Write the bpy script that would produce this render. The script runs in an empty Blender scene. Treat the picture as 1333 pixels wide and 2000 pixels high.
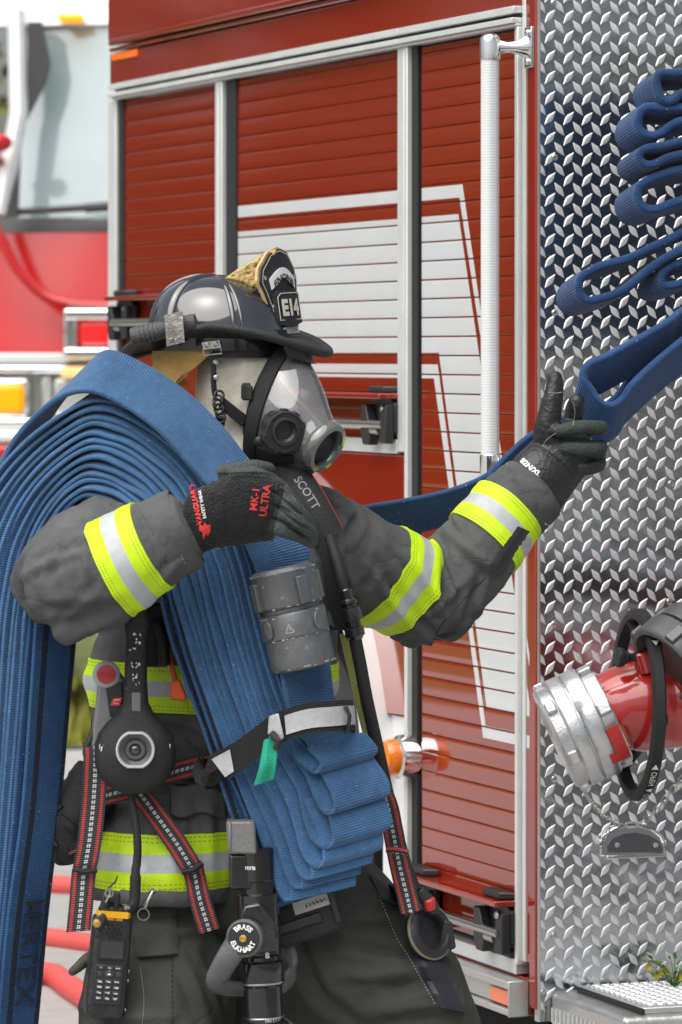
import bpy, math, random
from mathutils import Vector as V, Matrix, noise
from mathutils.bvhtree import BVHTree
random.seed(7)
sc = bpy.context.scene
COL = sc.collection
# ---------------------------------------------------------------- camera
CZ = 1.75
F = 8500.0
cam = bpy.data.objects.new('camera', bpy.data.cameras.new('camera'))
COL.objects.link(cam)
cam.location = (0, 0, CZ)
cam.rotation_euler = (math.radians(90), 0, 0)
cd = cam.data
cd.sensor_width = 36; cd.lens = F / 2000 * 36
cd.shift_y = -0.155
cd.clip_start = 0.1; cd.clip_end = 2000
cd.dof.use_dof = True; cd.dof.focus_distance = 8.75; cd.dof.aperture_fstop = 7.0
sc.camera = cam
# ---------------------------------------------------------------- world and sun (bright overcast)
SUN_EL, SUN_AZ = math.radians(60), math.radians(-142)
w = bpy.data.worlds.new('World'); sc.world = w; w.use_nodes = True
nt = w.node_tree; nt.nodes.clear()
sky = nt.nodes.new('ShaderNodeTexSky'); sky.sky_type = 'NISHITA'; sky.sun_disc = False
sky.sun_elevation = SUN_EL; sky.sun_rotation = SUN_AZ
sky.air_density = 1.0; sky.dust_density = 4.0; sky.ozone_density = 1.0
hs = nt.nodes.new('ShaderNodeHueSaturation'); hs.inputs['Saturation'].default_value = 0.35
bg = nt.nodes.new('ShaderNodeBackground'); bg.inputs['Strength'].default_value = 0.105
wo = nt.nodes.new('ShaderNodeOutputWorld')
nt.links.new(sky.outputs[0], hs.inputs['Color']); nt.links.new(hs.outputs[0], bg.inputs[0]); nt.links.new(bg.outputs[0], wo.inputs[0])
sd = bpy.data.lights.new('sun', 'SUN'); sd.energy = 2.9; sd.angle = math.radians(80); sd.color = (1.0, 0.97, 0.92)
so = bpy.data.objects.new('sun', sd); COL.objects.link(so); so.location = (0, 0, 30)
sdir = V((math.sin(SUN_AZ) * math.cos(SUN_EL), math.cos(SUN_AZ) * math.cos(SUN_EL), math.sin(SUN_EL)))
so.rotation_euler = sdir.to_track_quat('Z', 'Y').to_euler()
sc.view_settings.view_transform = 'Standard'; sc.view_settings.look = 'None'
sc.view_settings.exposure = 0.40; sc.view_settings.gamma = 1.0
sc.cycles.max_bounces = 8; sc.cycles.transparent_max_bounces = 12
sc.cycles.caustics_reflective = False; sc.cycles.caustics_refractive = False
# ---------------------------------------------------------------- maths helpers
D0 = 8.5
def P(x, y, d=0.0, D=None):
    D = (D0 + d) if D is None else D
    return V(((x - 667) * D / F, D, CZ + (690 - y) * D / F))
TH = math.radians(20.3); SN, CS = math.sin(TH), math.cos(TH)
YC = 9.6; XC = (1052 - 667) / F * YC
AW = V((-SN, CS, 0)); SIDE = V((-CS, -SN, 0)); REAR = V((SN, -CS, 0)); RT = V((CS, SN, 0)); UP = V((0, 0, 1))
CORN = V((XC, YC, CZ))
def T(t, n, z): return CORN + AW * t + SIDE * n + UP * z           # side of the engine: t forward, n outward
def R(s, n, z): return CORN + RT * s + REAR * n + UP * z           # rear panel: s to the right, n outward
def st(x, y, n=0.0):
    a = (x - 667) / F; X0 = XC - CS * n; Y0 = YC - SN * n
    t = (X0 - a * Y0) / (SN + CS * a); return t, (690 - y) / F * (Y0 + CS * t)
def rt(x, y, n=0.0):
    a = (x - 667) / F; X0 = XC + SN * n; Y0 = YC - CS * n
    s = (a * Y0 - X0) / (CS - SN * a); return s, (690 - y) / F * (Y0 + SN * s)
def sm(a, b, x):
    x = max(0.0, min(1.0, (x - a) / (b - a))); return x * x * (3 - 2 * x)
def cr(pts, n):
    """Catmull-Rom through pts (tuples or Vectors), n samples, even arc length."""
    pts = [V(p) for p in pts]; k = len(pts); dense = []
    for i in range(k - 1):
        p0 = pts[max(i - 1, 0)]; p1 = pts[i]; p2 = pts[i + 1]; p3 = pts[min(i + 2, k - 1)]
        for j in range(16):
            u = j / 16
            dense.append(0.5 * ((2 * p1) + (p2 - p0) * u + (2 * p0 - 5 * p1 + 4 * p2 - p3) * u * u + (3 * p1 - p0 - 3 * p2 + p3) * u ** 3))
    dense.append(pts[-1]); L = [0.0]
    for i in range(1, len(dense)): L.append(L[-1] + (dense[i] - dense[i - 1]).length)
    out = []; j = 0
    for i in range(n):
        tgt = L[-1] * i / (n - 1)
        while j < len(L) - 2 and L[j + 1] < tgt: j += 1
        d = L[j + 1] - L[j]; u = (tgt - L[j]) / d if d > 1e-9 else 0
        out.append(dense[j].lerp(dense[j + 1], max(0.0, min(1.0, u))))
    return out
def crs(pts, n):
    """Catmull-Rom sampled evenly by control-point index, so several curves stay in step."""
    pts = [V(p) for p in pts]; k = len(pts); out = []
    for q in range(n):
        t = (k - 1) * q / (n - 1); i = min(int(t), k - 2); u = t - i
        p0, p1, p2, p3 = pts[max(i - 1, 0)], pts[i], pts[i + 1], pts[min(i + 2, k - 1)]
        out.append(0.5 * ((2 * p1) + (p2 - p0) * u + (2 * p0 - 5 * p1 + 4 * p2 - p3) * u * u + (3 * p1 - p0 - 3 * p2 + p3) * u ** 3))
    return out
def frame(axis, hint=(0, 0, 1)):
    a = V(axis).normalized(); h = V(hint)
    if abs(a.dot(h.normalized())) > 0.98: h = V((1, 0, 0))
    u = (h - a * h.dot(a)).normalized(); return a, u, a.cross(u)
# ---------------------------------------------------------------- mesh builder
class G:
    def __init__(s): s.v = []; s.f = []; s.m = []; s.uv = []
    def add(s, vs, fs, mi=0, uvs=None):
        b = len(s.v); s.v += [V(q) for q in vs]; s.uv += (uvs if uvs else [(0, 0)] * len(vs))
        for q in fs: s.f.append([b + i for i in q]); s.m.append(mi)
        return s
    def box(s, c, x, y, z, mi=0):
        c, x, y, z = V(c), V(x), V(y), V(z)
        vs = [c + x * i + y * j + z * k for k in (-1, 1) for j in (-1, 1) for i in (-1, 1)]
        return s.add(vs, [(0, 2, 3, 1), (4, 5, 7, 6), (0, 1, 5, 4), (2, 6, 7, 3), (0, 4, 6, 2), (1, 3, 7, 5)], mi)
    def tbox(s, t0, t1, n0, n1, z0, z1, mi=0):
        s.box(T((t0 + t1) / 2, (n0 + n1) / 2, (z0 + z1) / 2), AW * (t1 - t0) / 2, SIDE * (n1 - n0) / 2, UP * (z1 - z0) / 2, mi)
        s.uv[-8:] = [((q - CORN).dot(AW), (q - CORN).z) for q in s.v[-8:]]; return s
    def rbox(s, s0, s1, n0, n1, z0, z1, mi=0):
        return s.box(R((s0 + s1) / 2, (n0 + n1) / 2, (z0 + z1) / 2), RT * (s1 - s0) / 2, REAR * (n1 - n0) / 2, UP * (z1 - z0) / 2, mi)
    def loft(s, rings, closed=True, caps=True, mi=0, uvs=None):
        n = len(rings[0]); vs = [q for r in rings for q in r]; fs = []
        for i in range(len(rings) - 1):
            for j in range(n if closed else n - 1):
                k = (j + 1) % n; fs.append((i * n + j, i * n + k, (i + 1) * n + k, (i + 1) * n + j))
        if caps and closed: fs.append(tuple(range(n))[::-1]); fs.append(tuple((len(rings) - 1) * n + j for j in range(n)))
        return s.add(vs, fs, mi, uvs)
    def tube(s, path, r, n=10, mi=0, caps=True, flat=1.0, hint=(0, 0, 1)):
        path = [V(p) for p in path]; rings = []; pu = None; uvs = []; L = 0
        for i, p in enumerate(path):
            d = (path[min(i + 1, len(path) - 1)] - path[max(i - 1, 0)])
            if d.length < 1e-9: d = V((0, 0, 1))
            a, u, w_ = frame(d, pu if pu is not None else hint)
            pu = u; rr = r[i] if isinstance(r, (list, tuple)) else (r(i / (len(path) - 1)) if callable(r) else r)
            if i: L += (p - path[i - 1]).length
            rings.append([p + u * (rr * math.cos(2 * math.pi * j / n)) + w_ * (rr * flat * math.sin(2 * math.pi * j / n)) for j in range(n)])
            uvs += [(L, j / n) for j in range(n)]
        return s.loft(rings, True, caps, mi, uvs)
    def lathe(s, o, axis, prof, n=32, mi=0, caps=True, hint=(0, 0, 1)):
        a, u, w_ = frame(axis, hint); o = V(o)
        rings = [[o + a * h + u * (r * math.cos(2 * math.pi * j / n)) + w_ * (r * math.sin(2 * math.pi * j / n)) for j in range(n)] for r, h in prof]
        return s.loft(rings, True, caps, mi)
    def ring(s, o, axis, Rr, r, n=40, k=10, mi=0, e=1.0, hint=(0, 0, 1)):
        a, u, w_ = frame(axis, hint); o = V(o); vs = []; fs = []
        for i in range(n):
            c_ = u * math.cos(2 * math.pi * i / n) + w_ * e * math.sin(2 * math.pi * i / n)
            for j in range(k):
                b = 2 * math.pi * j / k; vs.append(o + c_ * (Rr + r * math.cos(b)) + a * (r * math.sin(b)))
        for i in range(n):
            for j in range(k): fs.append((i * k + j, i * k + (j + 1) % k, ((i + 1) % n) * k + (j + 1) % k, ((i + 1) % n) * k + j))
        return s.add(vs, fs, mi)
    def prism(s, poly, vec, mi=0):
        poly = [V(p) for p in poly]; vec = V(vec); n = len(poly)
        nrm = V((0, 0, 0))
        for i in range(n): nrm += poly[i].cross(poly[(i + 1) % n])
        if nrm.dot(vec) < 0: poly = poly[::-1]
        fs = [tuple(range(n))[::-1], tuple(range(n, 2 * n))] + [(i, (i + 1) % n, n + (i + 1) % n, n + i) for i in range(n)]
        return s.add(poly + [p + vec for p in poly], fs, mi)
    def sphere(s, c, r, n=16, k=10, mi=0, ax=None):
        c = V(c); ax = ax or (V((1, 0, 0)), V((0, 1, 0)), V((0, 0, 1)))
        r = r if isinstance(r, (tuple, list)) else (r, r, r)
        rings = [[c + ax[0] * (r[0] * math.sin(math.pi * max(i, .02) / k if i < k else math.pi * (k - .02) / k) * math.cos(2 * math.pi * j / n))
                  + ax[1] * (r[1] * math.sin(math.pi * max(i, .02) / k if i < k else math.pi * (k - .02) / k) * math.sin(2 * math.pi * j / n)) + ax[2] * (-r[2] * math.cos(math.pi * i / k)) for j in range(n)] for i in range(k + 1)]
        return s.loft(rings, True, True, mi)
    def sheet(s, grid, th, mi=0, uvs=None, normal=None):
        """A grid of points thickened by th along its normals (real thickness)."""
        a, b = len(grid), len(grid[0]); top = []; bot = []
        for i in range(a):
            for j in range(b):
                du = grid[min(i + 1, a - 1)][j] - grid[max(i - 1, 0)][j]; dv = grid[i][min(j + 1, b - 1)] - grid[i][max(j - 1, 0)]
                q = du.cross(dv); q = q.normalized() if q.length > 1e-12 else V((0, -1, 0))
                if normal is not None and q.dot(normal) < 0: q = -q
                top.append(grid[i][j] + q * th / 2); bot.append(grid[i][j] - q * th / 2)
        N = a * b; fs = []
        for i in range(a - 1):
            for j in range(b - 1):
                k = i * b + j; fs.append((k, k + 1, k + b + 1, k + b)); fs.append((N + k, N + k + b, N + k + b + 1, N + k + 1))
        for i in range(a - 1):
            for j in (0, b - 1):
                k = i * b + j; q = (k, k + b, N + k + b, N + k); fs.append(q if j == 0 else q[::-1])
        for j in range(b - 1):
            for i in (0, a - 1):
                k = i * b + j; q = (k, N + k, N + k + 1, k + 1); fs.append(q if i == 0 else q[::-1])
        return s.add(top + bot, fs, mi, (uvs + uvs) if uvs else None)
WORG = {}
def thing(name, label, cat, loc, group=None):
    o = bpy.data.objects.new(name, None); COL.objects.link(o); o.location = V(loc); o.empty_display_size = 0.1
    o['label'] = label; o['category'] = cat; WORG[o] = V(loc)
    if group: o['group'] = group
    return o
def tag(o, label=None, cat=None, group=None, kind=None):
    if label: o['label'] = label
    if cat: o['category'] = cat
    if group: o['group'] = group
    if kind: o['kind'] = kind
    return o
def obj(name, g, mats, parent=None, loc=None, bevel=0, smooth=35, seg=2, recalc=True):
    mats = mats if isinstance(mats, (list, tuple)) else [mats]
    org = WORG[parent] if parent is not None else (V(loc) if loc is not None else V((0, 0, 0)))
    me = bpy.data.meshes.new(name); me.from_pydata([q - org for q in g.v], [], g.f)
    for m in mats: me.materials.append(m)
    me.polygons.foreach_set('material_index', g.m)
    uvl = me.uv_layers.new(name='UVMap'); li = [0] * len(me.loops); me.loops.foreach_get('vertex_index', li)
    uvl.data.foreach_set('uv', [c for i in li for c in g.uv[i]])
    me.update(); me.validate()
    if recalc:
        import bmesh
        bm = bmesh.new(); bm.from_mesh(me); bmesh.ops.recalc_face_normals(bm, faces=bm.faces); bm.to_mesh(me); bm.free()
    me.polygons.foreach_set('use_smooth', [bool(smooth)] * len(me.polygons))
    if smooth: me.set_sharp_from_angle(angle=math.radians(smooth))
    o = bpy.data.objects.new(name, me); COL.objects.link(o)
    if parent is not None: o.parent = parent
    else: o.location = org
    WORG[o] = org
    if bevel:
        b = o.modifiers.new('bevel', 'BEVEL'); b.width = bevel; b.segments = seg; b.limit_method = 'ANGLE'; b.angle_limit = math.radians(40)
    return o
def split_obj(name, g, mats, parent, **kw):
    """one object per loose piece of the builder"""
    par = list(range(len(g.v)))
    def find(i):
        while par[i] != i: par[i] = par[par[i]]; i = par[i]
        return i
    for f in g.f:
        r = find(f[0])
        for i in f[1:]: par[find(i)] = r
    groups = {}
    for f, m in zip(g.f, g.m): groups.setdefault(find(f[0]), []).append((f, m))
    out = []
    for fs in groups.values():
        h = G(); mp = {}
        for f, m in fs:
            for i in f:
                if i not in mp: mp[i] = len(h.v); h.v.append(g.v[i]); h.uv.append(g.uv[i])
            h.f.append([mp[i] for i in f]); h.m.append(m)
        out.append(obj(name, h, mats, parent, **kw))
    return out
def text_geo(body, size, fn, mi=0, g=None, bold=0.0, depth=0.0012, align='CENTER', subdiv=0):
    """Lettering as mesh; fn(x, y, lift) maps flat text coordinates to a world point."""
    cu = bpy.data.curves.new('lettering', 'FONT'); cu.body = body; cu.size = size; cu.align_x = align; cu.align_y = 'CENTER'
    cu.offset = bold; cu.resolution_u = 3
    to = bpy.data.objects.new('lettering', cu); COL.objects.link(to)
    dg = bpy.context.evaluated_depsgraph_get(); me = bpy.data.meshes.new_from_object(to.evaluated_get(dg))
    vs = [v.co.copy() for v in me.vertices]; fs = [tuple(p.vertices) for p in me.polygons]
    bpy.data.objects.remove(to); bpy.data.curves.remove(cu); bpy.data.meshes.remove(me)
    g = g or G(); g.add([fn(v.x, v.y, depth) for v in vs], fs, mi); return g
def flat(o, ux, uy):
    o, ux, uy = V(o), V(ux).normalized(), V(uy); uy = (uy - ux * uy.dot(ux)).normalized(); n = ux.cross(uy)
    return lambda x, y, l: o + ux * x + uy * y + n * l
# ---------------------------------------------------------------- material helpers
def mat(name, col=(.5, .5, .5), rough=.5, metal=0.0, coat=0.0, bump=None, var=None, spec=None, emit=None, sheen=0.0, trans=0.0, ior=None, alpha=None):
    """bump=(scale, strength[, detail]); var=(scale, amount) colour mottling of the thing itself."""
    m = bpy.data.materials.new(name); m.use_nodes = True; n = m.node_tree.nodes; l = m.node_tree.links
    p = n['Principled BSDF']; p.inputs['Base Color'].default_value = (*col, 1); p.inputs['Roughness'].default_value = rough
    p.inputs['Metallic'].default_value = metal; p.inputs['Coat Weight'].default_value = coat; p.inputs['Coat Roughness'].default_value = 0.06
    if spec is not None: p.inputs['Specular IOR Level'].default_value = spec
    if sheen: p.inputs['Sheen Weight'].default_value = sheen; p.inputs['Sheen Roughness'].default_value = .4
    if trans: p.inputs['Transmission Weight'].default_value = trans
    if ior: p.inputs['IOR'].default_value = ior
    if emit: p.inputs['Emission Color'].default_value = (*emit[0], 1); p.inputs['Emission Strength'].default_value = emit[1]
    tc = n.new('ShaderNodeTexCoord')
    if bump:
        t = n.new('ShaderNodeTexNoise'); t.inputs['Scale'].default_value = bump[0]; t.inputs['Detail'].default_value = bump[2] if len(bump) > 2 else 3
        b = n.new('ShaderNodeBump'); b.inputs['Strength'].default_value = bump[1]; b.inputs['Distance'].default_value = bump[3] if len(bump) > 3 else 0.01
        l.new(tc.outputs['Object'], t.inputs['Vector']); l.new(t.outputs['Fac'], b.inputs['Height']); l.new(b.outputs[0], p.inputs['Normal'])
        if coat: l.new(b.outputs[0], p.inputs['Coat Normal'])
    if var:
        t = n.new('ShaderNodeTexNoise'); t.inputs['Scale'].default_value = var[0]; t.inputs['Detail'].default_value = 6; t.inputs['Roughness'].default_value = .65
        r = n.new('ShaderNodeMapRange'); r.inputs['From Min'].default_value = .3; r.inputs['From Max'].default_value = .7
        r.inputs['To Min'].default_value = 1 - var[1]; r.inputs['To Max'].default_value = 1 + var[1]
        mx = n.new('ShaderNodeVectorMath'); mx.operation = 'SCALE'; mx.inputs[0].default_value = col
        l.new(tc.outputs['Object'], t.inputs['Vector']); l.new(t.outputs['Fac'], r.inputs['Value']); l.new(r.outputs[0], mx.inputs['Scale']); l.new(mx.outputs[0], p.inputs['Base Color'])
    return m
def grime(m, scale=18, amt=.35, rough=.15, spots=0.0, spotcol=(.05, .045, .04)):
    """dirt and wear of the thing itself: mottled base colour and uneven gloss"""
    q = N(m); p = q.p; o = q.objc(); a = q.noise(scale, 7, o, .7); b = q.noise(scale * 6, 4, o, .6)
    f = q.math('MULTIPLY_ADD', a, amt * 1.6, q.math('MULTIPLY_ADD', b, amt * .8, 1 - amt * 1.2)); s = p.inputs['Base Color']
    c = s.links[0].from_socket if s.is_linked else tuple(s.default_value)
    c = q.scale(c, f)
    if spots: c = q.mix(q.math('MULTIPLY', q.math('GREATER_THAN', q.noise(scale * 3.3, 5, o, .65), 1 - spots), .8), c, (*spotcol, 1))
    q.base(c); r = p.inputs['Roughness']; rv = r.links[0].from_socket if r.is_linked else r.default_value
    q.inp(r, q.math('ADD', rv, q.math('MULTIPLY_ADD', a, rough * 2, -rough * .7))); return m
class N:
    """tiny node-expression helper"""
    def __init__(s, m): s.m = m; s.t = m.node_tree; s.n = s.t.nodes; s.l = s.t.links; s.p = s.n['Principled BSDF']
    def inp(s, sock, v):
        if isinstance(v, (int, float)): sock.default_value = v
        elif isinstance(v, (tuple, list)): sock.default_value = v if len(v) == len(sock.default_value) else (*v, 1)
        else: s.l.new(v, sock)
    def math(s, op, a, b=0.0, c=None):
        q = s.n.new('ShaderNodeMath'); q.operation = op; s.inp(q.inputs[0], a); s.inp(q.inputs[1], b)
        if c is not None: s.inp(q.inputs[2], c)
        return q.outputs[0]
    def uv(s):
        t = s.n.new('ShaderNodeUVMap'); t.uv_map = 'UVMap'; x = s.n.new('ShaderNodeSeparateXYZ'); s.l.new(t.outputs[0], x.inputs[0]); return x.outputs[0], x.outputs[1]
    def objc(s): return s.n.new('ShaderNodeTexCoord').outputs['Object']
    def noise(s, scale, detail=3, vec=None, rough=.5):
        t = s.n.new('ShaderNodeTexNoise'); t.inputs['Scale'].default_value = scale; t.inputs['Detail'].default_value = detail; t.inputs['Roughness'].default_value = rough
        s.l.new(vec if vec is not None else s.objc(), t.inputs['Vector']); return t.outputs['Fac']
    def mix(s, f, a, b):
        q = s.n.new('ShaderNodeMix'); q.data_type = 'RGBA'; s.inp(q.inputs[0], f); s.inp(q.inputs[6], a); s.inp(q.inputs[7], b); return q.outputs[2]
    def scale(s, c, f):
        q = s.n.new('ShaderNodeVectorMath'); q.operation = 'SCALE'; s.inp(q.inputs[0], c if not isinstance(c, tuple) else c[:3]); s.inp(q.inputs['Scale'], f); return q.outputs[0]
    def comb(s, a, b, c=0.0):
        q = s.n.new('ShaderNodeCombineXYZ'); s.inp(q.inputs[0], a); s.inp(q.inputs[1], b); s.inp(q.inputs[2], c); return q.outputs[0]
    def bump(s, h, strength=.5, dist=.01):
        b = s.n.new('ShaderNodeBump'); b.inputs['Strength'].default_value = strength; b.inputs['Distance'].default_value = dist; s.l.new(h, b.inputs['Height']); s.l.new(b.outputs[0], s.p.inputs['Normal']); return b.outputs[0]
    def band(s, x, lo, hi): return s.math('MULTIPLY', s.math('GREATER_THAN', x, lo), s.math('LESS_THAN', x, hi))
    def base(s, c): s.inp(s.p.inputs['Base Color'], c)
# ================================================================ ground
def ground():
    g = G(); g.add([(-300, -300, 0), (300, -300, 0), (300, 400, 0), (-300, 400, 0)], [(0, 1, 2, 3)])
    m = mat('concrete', (.42, .41, .39), .85, bump=(60, .25, 6)); q = N(m)
    a = q.noise(.35, 5); b = q.noise(9, 8, rough=.7)
    q.base(q.scale((.35, .345, .335), q.math('MULTIPLY_ADD', a, .55, q.math('MULTIPLY_ADD', b, .5, .47))))
    tag(obj('ground', g, m), kind='structure')
    # grass verge behind the yard: one soft-edged strip of turf at the far edge, with blades as one mass
    vg = G(); vg.add([(-60, 19.2, .012), (60, 19.2, .012), (60, 90, .012), (-60, 90, .012)], [(0, 1, 2, 3)])
    vm = mat('verge_soil', (.10, .12, .03), .95, var=(2.5, .5)); tag(obj('verge', vg, vm), kind='structure')
    gg = G(); rnd = random.Random(3)
    for i in range(5200):
        x = rnd.uniform(-3.2, 1.2); y = 19.2 + abs(rnd.gauss(0, 1.6)); h = rnd.uniform(.05, .17); a = rnd.uniform(0, 6.3); wv = V((math.cos(a), math.sin(a), 0)) * .008
        b = V((x, y, .012)); l_ = V((rnd.uniform(-.05, .05), rnd.uniform(-.05, .05), h))
        gg.add([b - wv, b + wv, b + l_ * .6 + wv * .6, b + l_, b + l_ * .6 - wv * .6], [(0, 1, 2, 3, 4)], 0)
    tag(obj('grass', gg, mat('dry_grass', (.30, .30, .045), .8, var=(3, .4)), recalc=False), kind='stuff')
ground()
# ================================================================ shared hard-surface materials
M = {}
M['paint'] = mat('red_paint', (.27, .018, .008), .10, coat=.7, bump=(3.0, .03, 2))
M['alum'] = mat('brushed_aluminium', (.62, .63, .61), .38, .85, bump=(150, .04, 2))
M['alum2'] = mat('satin_aluminium', (.78, .80, .79), .4, .45)
M['chrome'] = mat('chrome', (.82, .82, .82), .07, 1.0)
M['blk'] = mat('black_plastic', (.018, .018, .02), .42, bump=(220, .05, 2))
M['rub'] = mat('black_rubber', (.014, .014, .015), .7)
M['steel'] = mat('bare_steel', (.55, .54, .52), .3, 1.0)
M['amber'] = mat('amber_lens', (.72, .17, .01), .15, coat=.6, emit=((1, .25, .0), .05))
M['white'] = mat('white_paint', (.75, .76, .76), .3, coat=.4)
M['void'] = mat('dark_void', (.006, .006, .006), .9)
def lettering_mat(name, c, r=.6): return mat(name, c, r)
M['wht'] = lettering_mat('white_ink', (.78, .78, .76)); M['redink'] = lettering_mat('red_thread', (.72, .045, .045)); M['blkink'] = lettering_mat('black_ink', (.012, .012, .013))
M['brass'] = mat('brass', (.62, .42, .12), .3, 1.0)
# ---- door paint with white graphic (markings), UV = (t, z)
def line_t(p, q):  # px line -> (slope, offset) of t as function of z
    (t0, z0), (t1, z1) = st(*p), st(*q); k = (t1 - t0) / (z1 - z0); return k, t0 - k * z0
def graphic_mat(name, red, rough, coat):
    m = mat(name, red, rough, coat=coat, bump=(4, .02, 2)); q = N(m); t, z = q.uv()
    def ln(p, r_):
        k, c = line_t(p, r_); return q.math('MULTIPLY_ADD', z, k, c)
    fR = ln((888.6, 414), (937, 732)); s1r = ln((897, 356), (944, 672)); s1l = ln((892, 391), (940, 699))
    fL = ln((850, 690), (947, 1389)); s2r = ln((848, 714), (943, 1410)); s2l = ln((840, 740), (939, 1440))
    gt = lambda a, b: q.math('GREATER_THAN', a, b); A = lambda *x: x[0] if len(x) == 1 else q.math('MULTIPLY', x[0], A(*x[1:])); MX = lambda *x: x[0] if len(x) == 1 else q.math('MAXIMUM', x[0], MX(*x[1:]))
    field_up = A(q.band(z, .001, .322), gt(t, fR)); field_dn = A(q.band(z, -.805, .002), gt(t, fR), gt(fL, t))
    s1a = A(q.band(z, .360, .390), gt(t, s1r)); s1b = A(q.band(z, -.9, .3901), gt(t, s1r), gt(s1l, t))
    s2a = A(q.band(z, -.059, -.026), gt(t, s2r)); s2b = A(q.band(z, -.876, -.0261), gt(t, s2r), gt(s2l, t)); s2c = A(q.band(z, -.876, -.848), gt(s2r, t))
    mask = MX(field_up, field_dn, s1a, s1b, s2a, s2b, s2c)
    # film markings keep clear of the slat edges
    fr = q.math('FRACT', q.math('DIVIDE', q.math('ADD', z, 5.0 * .0445 * 10 + .004), .0445))
    mask = A(mask, gt(.93, fr), gt(2.1, t)) if name == 'door_paint' else mask
    n1 = q.noise(7, 4)
    q.base(q.mix(mask, red, q.scale((.66, .68, .69), q.math('MULTIPLY_ADD', n1, .12, .94))))
    q.inp(q.p.inputs['Roughness'], q.math('MULTIPLY_ADD', mask, .2, rough)); return m
M['door'] = graphic_mat('door_paint', (.26, .024, .009), .09, .7)
M['trim'] = graphic_mat('trim_paint', (.27, .018, .008), .10, .7)
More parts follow.
